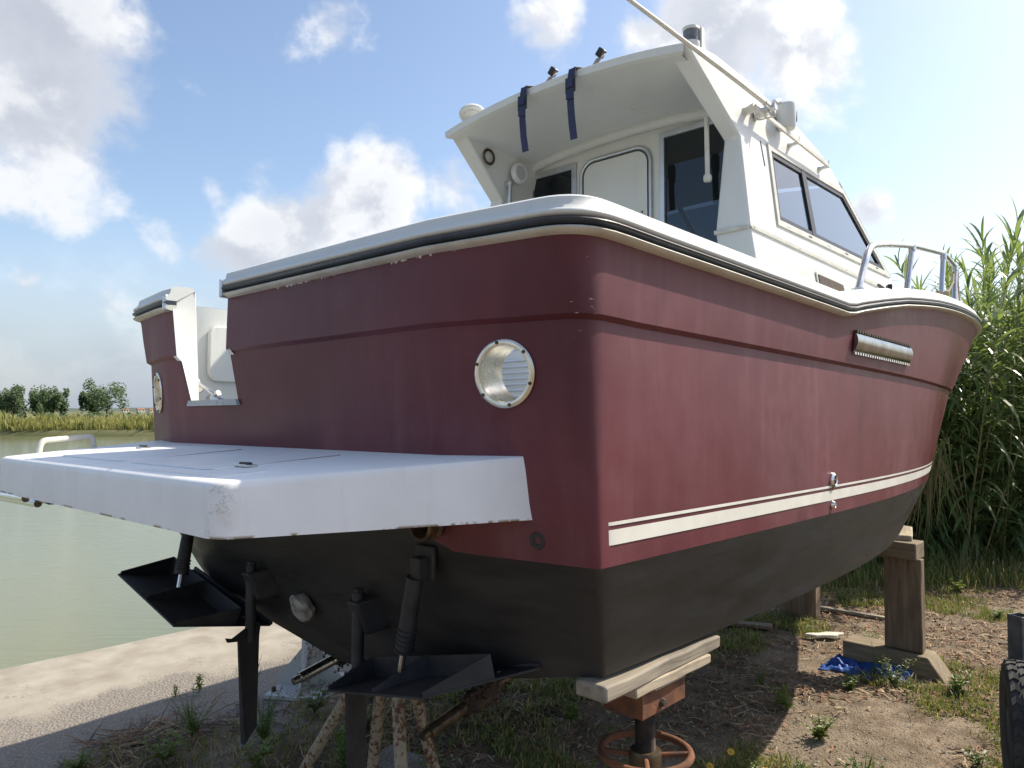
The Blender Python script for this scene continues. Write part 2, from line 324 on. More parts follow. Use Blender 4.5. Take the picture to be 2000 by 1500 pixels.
M['bank_soil'] = pmat('bank_soil', (.09, .10, .035), (.15, .14, .06), .3, 6, .95)
M['far_land'] = pmat('far_land', (.11, .13, .05), (.16, .16, .07), .02, 6, .95)
M['hill'] = pmat('far_hill', (.06, .085, .06), (.08, .10, .07), .004, 6, .95)
M['house_wall'] = pmat('house_wall', (.6, .57, .5), rough=.9)
M['roof_tile'] = pmat('roof_tile', (.34, .15, .085), (.26, .11, .06), 2, 3, .9)

# ------------------------------------------------------------------ mesh helpers
class MB:
    def __init__(s): s.v = []; s.f = []; s.mi = []
    def add(s, vs, fs, mi=0):
        o = len(s.v); s.v += [tuple(p) for p in vs]; s.f += [tuple(i + o for i in f) for f in fs]; s.mi += [mi] * len(fs); return s
    def grid(s, rows, cu=False, cv=False, skip=None, mi=0):
        nr, nc = len(rows), len(rows[0]); o = len(s.v)
        for r in rows: s.v += [tuple(p) for p in r]
        for i in range(nr - (0 if cu else 1)):
            for j in range(nc - (0 if cv else 1)):
                if skip and skip(i, j): continue
                a, b2 = i, (i + 1) % nr; c, d = j, (j + 1) % nc
                s.f.append((o + a * nc + c, o + a * nc + d, o + b2 * nc + d, o + b2 * nc + c)); s.mi.append(mi)
        return s
    def box(s, c, size, rot=None, mi=0):
        c = Vector(c); hx, hy, hz = [x / 2 for x in size]; vs = []
        for x in (-hx, hx):
            for y in (-hy, hy):
                for z in (-hz, hz):
                    p = Vector((x, y, z)); p = (rot @ p) if rot is not None else p; vs.append(c + p)
        return s.add(vs, [(0, 1, 3, 2), (4, 6, 7, 5), (0, 4, 5, 1), (2, 3, 7, 6), (0, 2, 6, 4), (1, 5, 7, 3)], mi)
    def tube(s, path, r, n=10, caps=True, mi=0):
        P = [Vector(p) for p in path]; R = r if isinstance(r, (list, tuple)) else [r] * len(P)
        up = None; rows = []
        for i, p in enumerate(P):
            d = (P[min(i + 1, len(P) - 1)] - P[max(i - 1, 0)]).normalized()
            if up is None: up = Vector((0, 0, 1)) if abs(d.z) < .9 else Vector((1, 0, 0))
            a = d.cross(up).normalized(); up = a.cross(d).normalized()
            rows.append([p + (a * math.cos(k * 2 * math.pi / n) + up * math.sin(k * 2 * math.pi / n)) * R[i] for k in range(n)])
        o = len(s.v); s.grid(rows, cv=True, mi=mi)
        if caps:
            s.f.append(tuple(range(o, o + n))); s.mi.append(mi); e = o + (len(P) - 1) * n; s.f.append(tuple(range(e, e + n))); s.mi.append(mi)
        return s
    def lathe(s, prof, n, origin, axis, mi=0, close=False):
        ax = Vector(axis).normalized(); a = ax.orthogonal().normalized(); b2 = ax.cross(a); O = Vector(origin)
        rows = [[O + ax * h + (a * math.cos(k * 2 * math.pi / n) + b2 * math.sin(k * 2 * math.pi / n)) * r for k in range(n)] for r, h in prof]
        return s.grid(rows, cu=close, cv=True, mi=mi)
    def prism(s, pts, ext, mi=0):
        P = [Vector(p) for p in pts]; e = Vector(ext); n = len(P)
        s.add(P + [p + e for p in P], [tuple(range(n)), tuple(range(2 * n - 1, n - 1, -1))] + [(i, (i + 1) % n, n + (i + 1) % n, n + i) for i in range(n)], mi); return s
    def holed(s, outer, holes, fn, mi=0):
        loops = [[Vector((x, y, 0)) for x, y in l] for l in [outer] + holes]
        flat_ = [p for l in loops for p in l]; tris = geometry.tessellate_polygon(loops)
        return s.add([fn(p.x, p.y) for p in flat_], [tuple(t_) for t_ in tris], mi)
    def build(s, name, mat, parent=None, smooth=None, bevel=0, local=False, segs=2):
        me = bpy.data.meshes.new(name); me.from_pydata(s.v, [], s.f)
        mats = mat if isinstance(mat, (list, tuple)) else [mat]
        for x in mats: me.materials.append(x)
        if len(mats) > 1: me.polygons.foreach_set('material_index', s.mi)
        bm = bmesh.new(); bm.from_mesh(me); bmesh.ops.remove_doubles(bm, verts=bm.verts, dist=1e-5)
        bmesh.ops.recalc_face_normals(bm, faces=bm.faces); bm.to_mesh(me); bm.free()
        if smooth is not None:
            me.shade_smooth(); me.set_sharp_from_angle(angle=rad(smooth))
        o = bpy.data.objects.new(name, me); COL.objects.link(o)
        if bevel:
            md = o.modifiers.new('edge', 'BEVEL'); md.width = bevel; md.segments = segs; md.limit_method = 'ANGLE'; md.angle_limit = rad(35)
        if parent is not None:
            o.parent = parent
            if not local: o.matrix_parent_inverse = parent.matrix_basis.inverted()
        return o
def tag(o, label, cat, group=None, kind=None):
    o['label'] = label; o['category'] = cat
    if group: o['group'] = group
    if kind: o['kind'] = kind
    return o
def struct(o): o['kind'] = 'structure'; return o
def empty(name, loc=(0, 0, 0), rot=None):
    o = bpy.data.objects.new(name, None); COL.objects.link(o); o.empty_display_size = .1
    o.location = loc
    if rot is not None: o.rotation_euler = rot
    return o
def lerp(a, b, t): return a + (b - a) * t
def interp(x, tab): return float(np.interp(x, [p[0] for p in tab], [p[1] for p in tab]))
def arc_path(pts, r, n=5):
    """polyline with rounded corners"""
    P = [Vector(p) for p in pts]; out = [P[0]]
    for i in range(1, len(P) - 1):
        a = (P[i - 1] - P[i]); b2 = (P[i + 1] - P[i]); rr = min(r, a.length * .45, b2.length * .45)
        A = P[i] + a.normalized() * rr; B = P[i] + b2.normalized() * rr
        for k in range(n + 1):
            u = k / n; out.append(A * (1 - u) ** 2 + P[i] * 2 * u * (1 - u) + B * u * u)
    out.append(P[-1]); return out
def rrect(y0, y1, z0, z1, r, n=5):
    out = []
    for cx, cy, a0 in ((y1 - r, z1 - r, 0), (y0 + r, z1 - r, 90), (y0 + r, z0 + r, 180), (y1 - r, z0 + r, 270)):
        for k in range(n + 1):
            a = rad(a0 + 90 * k / n); out.append((cx + r * math.cos(a), cy + r * math.sin(a)))
    return out

# ------------------------------------------------------------------ the setting
R2 = Vector((math.sin(YAW), -math.cos(YAW), 0)); F2 = Vector((math.cos(YAW), math.sin(YAW), 0)); C0 = Vector((-1.5281, -2.6847, 0))
def vp(r, d, z=0): return C0 + R2 * r + F2 * d + Vector((0, 0, z))   # a place given as metres across and ahead of where the photographer stood
def fbm(x, y, s=1.0, o=4): return noise.fractal(Vector((x * s, y * s, 3.7)), 1.0, 2.0, o)
def ground_z(x, y):
    z = .018 * fbm(x, y, 1.1) + .010 * fbm(x + 9, y, 4.5, 3)
    dd = (Vector((x, y, 0)) - C0).dot(F2)
    z += .22 * max(0, min(1, (dd - 9.2) / 2.0))                       # low bank under the reeds
    if y > 1.3: z += .040 * fbm(x + 3, y, 1.7, 5) + .022 - .11 * max(0, y - 1.75) - .16 * max(0, y - 2.15)
    return z
def axis(lo, hi, f0, f1, fine, far):
    a = list(np.arange(f0, f1, fine)); x = f1; st = fine
    while x < hi: a.append(x); st = min(st * 1.35, far); x += st
    a.append(hi); x = f0 - fine; st = fine; pre = []
    while x > lo: pre.append(x); st = min(st * 1.35, far); x -= st
    return [lo] + pre[::-1] + a
gx = axis(-600, 900, -1.5, 12.5, .085, 80); gy = axis(-900, 2.72, -6.0, 2.7, .085, 80)
g = MB(); g.grid([[(x, y, ground_z(x, y) if (-20 < x < 40 and y > -25) else .2) for y in gy] for x in gx])
struct(g.build('ground', M['dirt'], smooth=180))

# quay slab along the water
q = MB(); xs = list(np.arange(-14, 26.01, .25)); ys = [1.45, 1.6] + list(np.arange(1.8, 4.0, .16)) + [4.0, 4.06]
rows = []
for x in [-300.0] + xs + [300.0]:
    e = .03 * fbm(x, 1, 1.6); r = []
    for y in ys:
        k = (y - 2.02) / 2.04
        z = .014 + .008 * fbm(x, y, 1.2) - (.012 if y >= 4.05 else 0)
        r.append((x, y + e * (1 if k > .9 or k < .02 else .5) - (.0), z))
    r.append((x, 4.07 + e, -.9)); rows.append(r)
q.grid(rows); struct(q.build('quay', M['concrete'], smooth=40))

w = MB(); w.add([(-3000, 3.9, -.5), (3000, 3.9, -.5), (3000, 4000, -.5), (-3000, 4000, -.5)], [(0, 1, 2, 3)])
struct(w.build('water', M['water']))

# far bank: a low shore square to the view, rough grass on it, trees and a village behind
bk = MB(); rows = []
for r in np.arange(-420, 420.1, 6):
    wob = 1.2 * fbm(r, 0, .05)
    rows.append([vp(r, 73.4 + wob, -1.2), vp(r, 74.0 + wob, -.45), vp(r, 74.6 + wob, .05 + .1 * fbm(r, 5, .2)), vp(r, 78 + wob, .55), vp(r, 130, .8), vp(r * 2, 500, .9), vp(r * 6, 2600, 1.0)])
bk.grid(rows); struct(bk.build('far_bank', M['bank_soil'], smooth=60))
hl = MB(); rows = []
for r in np.arange(-4200, 4200.1, 90):
    h = 9 + 9 * abs(fbm(r, 2, .0016)) + 2.5 * fbm(r, 8, .01)
    rows.append([vp(r, 2500, -2), vp(r, 2560, h * .6), vp(r, 2800, h + 2), vp(r, 3400, -2)])
hl.grid(rows); struct(hl.build('hills', M['hill'], smooth=60))

def blades(n, pos, hmin, hmax, wid, lean, curl=.35):
    """n grass blades: bent three-point strips; pos(i) -> (x, y, z, scale)"""
    V = []; Fc = []
    for i in range(n):
        x, y, z, s = pos(i); a = random.uniform(0, 6.283); h = random.uniform(hmin, hmax) * s; w_ = wid * random.uniform(.6, 1.3) * s ** .5
        l = random.uniform(0, lean) * h; ca, sa = math.cos(a), math.sin(a); b0 = random.uniform(0, 6.283); px, py = math.cos(b0) * w_, math.sin(b0) * w_
        o = len(V)
        V += [(x - px, y - py, z), (x + px, y + py, z), (x - px * .7 + ca * l * .35, y - py * .7 + sa * l * .35, z + h * .6), (x + px * .7 + ca * l * .35, y + py * .7 + sa * l * .35, z + h * .6), (x + ca * l, y + sa * l, z + h * (1 - curl * random.random()))]
        Fc += [(o, o + 1, o + 3, o + 2), (o + 2, o + 3, o + 4)]
    return V, Fc
def raw(name, V, Fc, mats, mi=None, parent=None):
    me = bpy.data.meshes.new(name); me.from_pydata(V, [], Fc)
    for x in (mats if isinstance(mats, list) else [mats]): me.materials.append(x)
    if mi is not None: me.polygons.foreach_set('material_index', mi)
    o = bpy.data.objects.new(name, me); COL.objects.link(o)
    if parent is not None: o.parent = parent
    return o
def bankpos(i):
    d = 74.3 + 14 * random.random() ** 1.6; r = random.uniform(-75, 25); p = vp(r, d)
    clump = max(0, fbm(r, d, .35) + .15)
    z = .05 + .5 * min(1, max(0, (d - 74.6) / 3.4)) if d > 74.6 else -.35
    return p.x, p.y, z, .55 + .75 * clump + (.25 if d < 75 else 0)
V, Fc = blades(15000, bankpos, .9, 1.6, .10, .5)
tag(raw('bank_grass', V, Fc, M['bank_grass']), 'rough yellow green grass covering the opposite bank of the water', 'grass', kind='stuff')

def leaf_crown(n, sx, sy, sz, lumps, size, seed):
    rs = random.Random(seed); V = []; Fc = []
    L_ = []
    for _ in range(lumps):
        a = rs.uniform(0, 6.283); e = rs.uniform(-.5, 1); rr = rs.uniform(.25, .85)
        L_.append((math.cos(a) * rr * sx, math.sin(a) * rr * sy, (.5 + .42 * e) * sz, rs.uniform(.22, .42)))
    for _ in range(n):
        cx, cy, cz, q_ = rs.choice(L_); d = Vector((rs.gauss(0, 1), rs.gauss(0, 1), rs.gauss(0, 1))).normalized() * (rs.random() ** .4) * q_
        p = Vector((cx + d.x * sx, cy + d.y * sy, cz + d.z * sz * .75)); s = size * rs.uniform(.5, 1.3)
        u = Vector((rs.gauss(0, 1), rs.gauss(0, 1), rs.gauss(0, .6))).normalized(); v_ = u.orthogonal().normalized() * s * .6; u *= s
        o = len(V); V += [p - u, p + v_, p + u, p - v_]; Fc.append((o, o + 1, o + 2, o + 3))
    return [tuple(x) for x in V], Fc
TREES = [(-81.5, 120, 4.9, 2.0, 'small tree at the far edge of the row across the water, cut by the frame'), (-78.2, 119, 5.1, 2.2, 'first full round tree in the row on the opposite bank'),
 (-75.4, 121, 4.6, 2.1, 'loose airy tree beside the first round tree across the water'), (-71.5, 118, 4.7, 2.6, 'broad low tree in the middle of the far row'),
 (-67.4, 121, 3.9, 1.7, 'smallest thin tree between two broad ones on the far bank'), (-63.6, 119, 6.1, 4.1, 'largest spreading tree across the water, nearest the boat stern'),
 (-86.5, 122, 4.7, 2.4, 'dense tree outside the row end on the opposite bank'), (-93, 121, 5.2, 2.8, 'wide dark tree far along the opposite bank')]
for k, (r, d, h, wd, lab) in enumerate(TREES):
    base = vp(r, d, .75); root = empty('bank_tree', base); tag(root, lab, 'tree', 'trees on the opposite bank')
    tk = MB(); top = Vector((base.x, base.y, base.z + h * .75)); tk.tube([base - Vector((0, 0, .3)), base.lerp(top, .5) + Vector((.1, .05, 0)), top], [.20, .13, .04], 7)
    for j in range(7):
        a = random.uniform(0, 6.28); s0 = base.lerp(top, random.uniform(.25, .7)); tk.tube([s0, s0 + Vector((math.cos(a) * wd * .6, math.sin(a) * wd * .6, h * .25))], [.07, .02], 5)
    tk.build('trunk', M['bark'], root)
    V, Fc = leaf_crown(2600, wd * .88, wd * .88, h * .98, 17, .20, 20 + k)
    raw('crown', [(x + base.x, y + base.y, z + base.z) for x, y, z in V], Fc, M['tree_leaf'], parent=root).matrix_parent_inverse = root.matrix_basis.inverted()
V = []; Fc = []
for r in np.arange(-96, -40, .8):
    if random.random() < .15: continue
    a, b2 = leaf_crown(45, .9, .8, random.uniform(.7, 1.6), 3, .18, int(r * 10) + 2000); p = vp(r, 114 + random.uniform(-2, 2), .6); o = len(V)
    V += [(x + p.x, y + p.y, z + p.z) for x, y, z in a]; Fc += [tuple(i + o for i in f) for f in b2]
tag(raw('bank_scrub', V, Fc, M['tree_leaf']), 'low dark scrub at the feet of the far trees', 'scrub', kind='stuff')
for k, (r, hgt, wd, lab) in enumerate([(-196, 2.6, 6, 'tiny pale house with red roof far beyond the bank, nearest the boat'), (-204, 2.2, 5, 'tiny pale house with red roof far beyond the bank, nearest the trees'), (-190, 2.2, 4.5, 'smallest distant house half hidden behind the boat stern')]):
    p = vp(r * 1.75, 700, .9); root = empty('village_house', p); tag(root, lab, 'house', 'houses beyond the far bank')
    hb = MB(); hb.box((p.x, p.y, p.z + hgt / 2), (wd, wd * .8, hgt)); hb.build('wall', M['house_wall'], root)
    rf = MB(); z = p.z + hgt; hw, hd = wd / 2 + .3, wd * .4 + .3
    rf.add([(p.x - hw, p.y - hd, z), (p.x + hw, p.y - hd, z), (p.x + hw, p.y + hd, z), (p.x - hw, p.y + hd, z), (p.x - hw, p.y, z + 1.1), (p.x + hw, p.y, z + 1.1)], [(0, 1, 5, 4), (2, 3, 4, 5), (0, 4, 3), (1, 2, 5), (0, 1, 2, 3)]); rf.build('roof', M['roof_tile'], root)
    for j in (-.25, .25):
        wn = MB(); wn.box((p.x + j * wd, p.y - wd * .4 - .02, p.z + hgt * .55), (.9, .08, 1.1)); wn.build('window', M['gasket'], root)

# ------------------------------------------------------------------ the boat (built in its own frame: X ahead, Y to port, Z up from the waterline)
BM = Matrix(((0.99994, -0.00012, 0.01069, -0.0046), (5e-05, 0.99998, 0.00704, -0.0028), (-0.01069, -0.00704, 0.99992, 1.523), (0, 0, 0, 1)))
boat = empty('boat'); boat.matrix_basis = BM
tag(boat, 'maroon and white cabin motorboat propped up ashore, black painted bottom, white swim platform', 'boat')
def part(mb, name, mat, parent=None, **k): return mb.build(name, mat, parent or boat, local=True, **k)
def B2W(p): return BM @ Vector(p)

XC = [(-.62, .37), (-.377, .25), (-.018, .10), (.3, .037), (.689, 0), (.905, .0)]
XK = [(-.377, .363), (-.018, .18), (.689, .119), (.905, .071)]
YK = [(-.377, 1.329), (-.018, 1.440), (.66, 1.434), (.6751, 1.434), (.689, 1.452), (.905, 1.464)]
RD = [(-.377, .006), (-.018, .022), (.3, .065), (.689, .11), (.905, .16)]
WM = [(-.377, 1.345), (-.018, 1.450), (.6751, 1.452), (.689, 1.470), (.905, 1.50)]
XM = [(-.377, 1.5), (-.018, 1.6), (.689, 2.1), (.905, 2.8)]
LL = [(-.377, 6.9), (-.018, 7.3), (.689, 8.1), (.905, 8.7)]
PP = [(-.377, 2.5), (-.018, 2.7), (.689, 2.75), (.905, 3.0)]
FY = .945
def ins(zt): return .016 if zt < .68 else 0.0
def zch(X): return -.377 + .62 * max(0, (X - 4.2) / 2.7) ** 2
def zkn(X): return .689 - .0125 * min(X, 4.2)
SH = [(0, .907), (.07, .907), (2.03, .868), (2.2, .901), (2.55, .957), (2.9, 1.007), (3.25, 1.043), (3.6, 1.074), (3.95, 1.096), (4.3, 1.113), (4.65, 1.124), (5.2, 1.14), (6, 1.16), (8.7, 1.2)]
def zsh(X): return interp(X, SH)
def planw(zt, X):
    yc, wm, xm, L_, p, xk = (interp(zt, T_) for T_ in (YK, WM, XM, LL, PP, XK))
    if X < xm: return lerp(yc, wm, math.sin(max(0, min(1, (X - xk) / (xm - xk))) * math.pi / 2))
    return wm * (1 - min(1, (X - xm) / (L_ - xm)) ** p)
def hull_y(X, z):
    if z <= -.018: zt = lerp(-.377, -.018, max(0, (z - zch(X)) / (-.018 - zch(X))))
    elif z <= zkn(X): zt = lerp(-.018, .675, (z + .018) / (zkn(X) + .018))
    else: zt = lerp(.689, .905, (z - zkn(X)) / (zsh(X) - zkn(X)))
    return planw(zt, X)
def transom_x(y, zt):
    y = abs(y); xc = interp(zt, XC) + ins(zt)
    if y <= FY: return xc
    return lerp(xc, interp(zt, XK) + ins(zt), (y - FY) / (interp(zt, YK) - FY))
G1 = [(-1, .283), (.47, .283), (.689, .328), (.905, .320)]; G2 = [(-1, .720), (.47, .720), (.689, .800), (.905, .852)]
TS = sorted(set([k / 26 * .2107 for k in range(27)] + list(.2107 + (1 - .2107) * (np.arange(1, 61) / 60.0) ** 1.05)))
PB0, PB1 = 1.058, 1.308
def level(zt, s, raise_wl=False):
    """one horizontal run of the shell from the centre of the transom round the corner to the stem"""
    ys = [0, .2, .42, .65, FY, PB0, PB1] if s < 0 else [0, interp(zt, G1), (interp(zt, G1) + interp(zt, G2)) / 2, interp(zt, G2), FY, PB0, PB1]
    pts = []
    for y in ys:
        z = zt
        if raise_wl: z = lerp(.10, -.018, max(0, min(1, (y - .55) / .40)))
        pts.append((transom_x(y, zt if not raise_wl else z), s * y, z))
    xk, yk, r = interp(zt, XK) + ins(zt), interp(zt, YK), interp(zt, RD)
    V_ = Vector((xk, yk)); d1 = (V_ - Vector((transom_x(FY, zt), FY))).normalized(); a = V_ - d1 * r * .8
    if a.y < PB1 + .005: a = V_ - d1 * (yk - PB1 - .005) / d1.y
    xs_ = xk + r * .8; b2 = Vector((xs_, planw(zt, xs_)))
    for k in range(8):
        u = k / 7; p = a * (1 - u) ** 2 + V_ * 2 * u * (1 - u) + b2 * u * u; pts.append((p.x, s * p.y, zt))
    L_ = interp(zt, LL); Lsh = interp(.905, LL); xs_sh = interp(.905, XK) + interp(.905, RD) * .8
    for tau in TS[1:]:
        X = xs_ + (L_ - xs_) * tau; Xs = xs_sh + (Lsh - xs_sh) * tau
        if zt <= -.018: z = lerp(zch(X), -.018, (zt + .377) / .359)
        elif zt <= .689: z = lerp(-.018, zkn(X), (zt + .018) / .707)
        else: z = lerp(zkn(X), zsh(Xs), (zt - .689) / .216)
        f = min(1, tau / .02)
        pts.append((X, s * planw(zt, X), lerp(zt, z, f)))
    return pts
ROWS = [-.018, .15, .30, .40, .47, .56, .66, .675, .689, .80, .884, .905]
PHC = (1.183, .529)
tops = MB()
for s in (-1, 1):
    rows = [level(zt, s, raise_wl=(zt == -.018)) for zt in ROWS]
    for i, zt in enumerate(ROWS):                      # two small moulded lines below the rail
        if zt == .884: rows[i] = [(x, y * (1 - .004), z) for x, y, z in rows[i]]
    i0, i1 = ROWS.index(.40), ROWS.index(.66); isill = ROWS.index(.47)
    def sk(i, j, s=s):
        if j == 5 and i0 <= i < i1: return True
        return s > 0 and j in (1, 2) and i >= isill
    tops.grid(rows, skip=sk)
    outer = [(PB0, .40), (PB1, .40), (PB1, .47), (PB1, .56), (PB1, .66), (PB0, .66), (PB0, .56), (PB0, .47)]
    hole = [(PHC[0] + .092 * math.cos(a), PHC[1] + .092 * math.sin(a)) for a in np.linspace(0, 2 * math.pi, 33)[:-1]]
    tops.holed(outer, [hole], lambda y, z, s=s: (transom_x(y, z), s * y, z))
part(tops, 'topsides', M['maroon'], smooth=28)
bot = MB(); botv = MB()
for s in (-1, 1):
    lv = [level(zt, s) for zt in (-.377, -.2)] + [level(-.018, s, raise_wl=True)]
    nt = 7 + 8
    yc = interp(-.377, YK)
    def vz(y): return -.62 + .243 * max(0, (abs(y) - .06) / (yc - .06))
    for j in range(nt):                                 # the transom runs on down to the V of the bottom
        x, y, z = lv[0][j]; z2 = vz(y); lv[0][j] = (transom_x(y, max(z2, -.62)) if j < 7 else x, y, z2 if j < 7 else lerp(vz(lv[0][6][1]), -.377, (j - 6) / 8))
    rows = lv
    bot.grid(rows)
    st = []
    for j in range(nt - 1, len(lv[0])):
        X, Y_, Z_ = lv[0][j]; zk = -.62 if X < 4.0 else lerp(-.62, Z_, min(1, ((X - 4.0) / 2.9) ** 2))
        st.append([(X, Y_ * q_, lerp(zk, Z_, q_ ** 1.05)) for q_ in (0, .05, .2, .4, .6, .8, 1)])
    first = []
    for q_ in (0, .05, .2, .4, .6, .8, 1):
        y = q_ * yc; first.append((transom_x(y, vz(y)), s * y, vz(y)) if q_ < 1 else lv[0][nt - 1])
    botv.grid([first] + st)
part(bot, 'lower_topsides', M['antifoul'], smooth=35); part(botv, 'bottom', M['antifoul'], smooth=35)

# boot stripes, both sides
for (z0, z1) in ((.0415, .0845), (.0965, .1065)):
    for s in (-1, 1):
        sb = MB(); xs = [.185, .2, .22] + list(np.arange(.26, 6.9, .06))
        def yy(X, z): return s * (min(hull_y(X, z), 9) + .0025) if X > .25 else s * (interp(X, [(.185, 1.404), (.2, 1.422), (.22, 1.433), (.26, hull_y(.26, z))]) + .0035)
        sb.grid([[(X, yy(X, z), z) for z in (z0, (z0 + z1) / 2, z1)] for X in xs]); part(sb, 'boot_stripe', M['stripe'], smooth=60)

# rub rail and gunwale swept along the sheer, with the gap of the stern gate
def sheer_run(s, y_from):
    P = [Vector(p) for p in level(.905, s)]
    if s > 0:
        P = [p for p in P if p.y >= y_from - 1e-6]
    return P
stb = sheer_run(-1, 0); port = sheer_run(1, interp(.905, G2))
run_a = [Vector((0, interp(.905, G1), .905)), Vector((0, .16, .905))] + stb[:-1]; run_b = port[:-1]
def outward(P):
    out = []
    for i in range(len(P)):
        d = (P[min(i + 1, len(P) - 1)] - P[max(i - 1, 0)]); n = Vector((d.y, -d.x, 0)); out.append(n.normalized())
    return out
def sweep(run, flip, prof, caps=True, stop=None):
    n = outward(run); rows = []
    for p, q_ in zip(run, n):
        if stop and p.x > stop: break
        o = q_ * (1 if not flip else -1)
        rows.append([p + o * a + Vector((0, 0, h)) for a, h in prof])
    mb = MB(); mb.grid(rows, cv=False)
    if caps:
        for r in (rows[0], rows[-1]): mb.add(r, [tuple(range(len(r)))])
    return mb
def side_out(run):      # is the plain left-hand normal pointing outboard?
    n = outward(run); i = len(run) // 2
    return not (n[i].y * run[i].y > 0)
def inoff(p): u = max(0, min(1, (p.x - .08) / .35)); return lerp(.105, .205, u * u * (3 - 2 * u))
arcp = lambda o0, z0, z1, bulge, n=6: [(o0 + bulge * math.sin(math.pi * k / n), lerp(z0, z1, k / n)) for k in range(n + 1)]
for run in (run_a, run_b):
    fl = side_out(run)
    part(sweep(run, fl, [(-.02, -.004)] + arcp(.004, -.004, .0225, .030) + [(-.02, .0225)]), 'rub_rail', M['rail_white'], smooth=50)
    part(sweep(run, fl, [(-.02, .0225)] + arcp(.022, .0225, .043, .016) + [(-.02, .043)]), 'rail_insert', M['rubber'], smooth=50)
    part(sweep(run, fl, [(-.02, .043)] + arcp(.024, .043, .064, .010, 5) + [(.020, .066), (.016, .074), (.011, .078), (.007, .100), (-.006, .108), (-.02, .111), (-.07, .115), (-.097, .112), (-.105, .098)]), 'gunwale', M['gelcoat'], smooth=42)
    n = outward(run); mb = MB(); mb.grid([[p - (q_ * (1 if not fl else -1)) * .104 + Vector((0, 0, .098)), p - (q_ * (1 if not fl else -1)) * (inoff(p) if p.x < 2.6 else .2) + Vector((0, 0, .0985))] for p, q_ in zip(run, n)]); part(mb, 'side_deck', M['gelcoat'], smooth=40)
    # cockpit liner below the cap, open where the portholes come through
    n = outward(run); rows = []; cols = []
    for p, q_ in zip(run, n):
        if p.x > 2.58: break
        o = q_ * (1 if not fl else -1); pi = p - o * inoff(p); cols.append(p)
        rows.append([Vector((pi.x, pi.y, p.z + .098))] + [Vector((pi.x, pi.y, z)) for z in (.70, .36, .18)])
    ln = MB(); ln.grid(rows, skip=lambda i, j: j == 1 and min(abs(cols[i].y), abs(cols[i + 1].y)) >= PB0 - .14 and max(abs(cols[i].y), abs(cols[i + 1].y)) <= PB1 + .02 and cols[i + 1].x < .2)
    part(ln, 'cockpit_liner', M['gelcoat'], smooth=40)
so = MB(); so.add([(.20, -1.36, .18), (2.6, -1.36, .18), (2.6, 1.36, .18), (.20, 1.36, .18)], [(0, 1, 2, 3)]); part(so, 'cockpit_sole', M['gelcoat'])
dk = MB(); rows = []
for X in np.arange(2.06, 8.5, .12):
    wv = max(.02, planw(.905, X) - .19); z = zsh(X) + .108
    rows.append([(X, u * wv, z + .03 * (1 - u * u)) for u in np.linspace(-1, 1, 9)])
dk.grid(rows); dk.add([rows[0][0], rows[0][-1], (2.06, 1.3, .18), (2.06, -1.3, .18)], [(0, 1, 2, 3)]); part(dk, 'foredeck', M['gelcoat'], smooth=60)

# stern gate: chipped sill, white jambs and the lining seen inside
sl = MB(); sl.prism([(.024, .270, .455), (.024, .735, .455), (.024, .719, .480), (.024, .285, .480)], (.16, 0, 0)); part(sl, 'gate_sill', M['white_rusty'])
for tab, sg, ytop, yi0, yi1, xi in ((G2, 1, .862, .855, .795, .108), (G1, -1, .320, .320, .283, .108)):
    rows = []
    for z in (.998, .94, .905, .85, .78, .70, .685, .66, .6, .53, .472):
        yo = interp(z, tab) - sg * .002 if z < .93 else ytop; xo = transom_x(yo, min(z, .9)) - .002 + (.004 if z > .675 else .006); yin = lerp(yi1, yi0, (z - .472) / .526)
        rows.append([(xo, yo + sg * .035, z), (xo, yo, z), (lerp(xo, xi, .5), lerp(yo, yin, .5), z), (xi, yin, z), (xi + .012, yin + sg * .02, z), (xi + .012, yin + sg * .16, z)])
    jb = MB(); jb.grid(rows); jb.add(rows[0], [(0, 1, 2, 3, 4, 5)]); part(jb, 'gate_jamb', M['gelcoat'], smooth=35)
ec = MB(); ec.box((-.012, .868, .938), (.05, .03, .075)); part(ec, 'rail_end_cap', M['alu'], bevel=.008)
ec = MB(); ec.box((-.012, .312, .938), (.06, .018, .078)); part(ec, 'rail_end_cap', M['alu'], bevel=.008)
lk = MB(); lk.prism([(.50 + x, 1.235, z) for x, z in rrect(-.13, .30, .60, .90, .05)], (0, .03, 0)); part(lk, 'locker_lid', M['gelcoat'], bevel=.006)
lt = MB(); lt.box((.20, 1.10, .79), (.03, .03, .03)); part(lt, 'gate_latch', M['black_plastic'], bevel=.004)
hd = MB(); hd.tube([(.12, .93, .60), (.22, .78, .49)], .010, 8); hd.tube([(.13, .94, .56), (.15, .90, .585)], .018, 8); hd.tube([(.19, .86, .49), (.21, .80, .52)], .018, 8); part(hd, 'gate_strut', M['steel'], smooth=40)
for c_ in ((.16, .90, .545), (.20, .82, .50)):
    hd = MB(); hd.lathe([(0, .014), (.022, .014), (.022, 0)], 12, c_, (-.6, -.7, .1)); part(hd, 'strut_clamp', M['steel'], smooth=40)

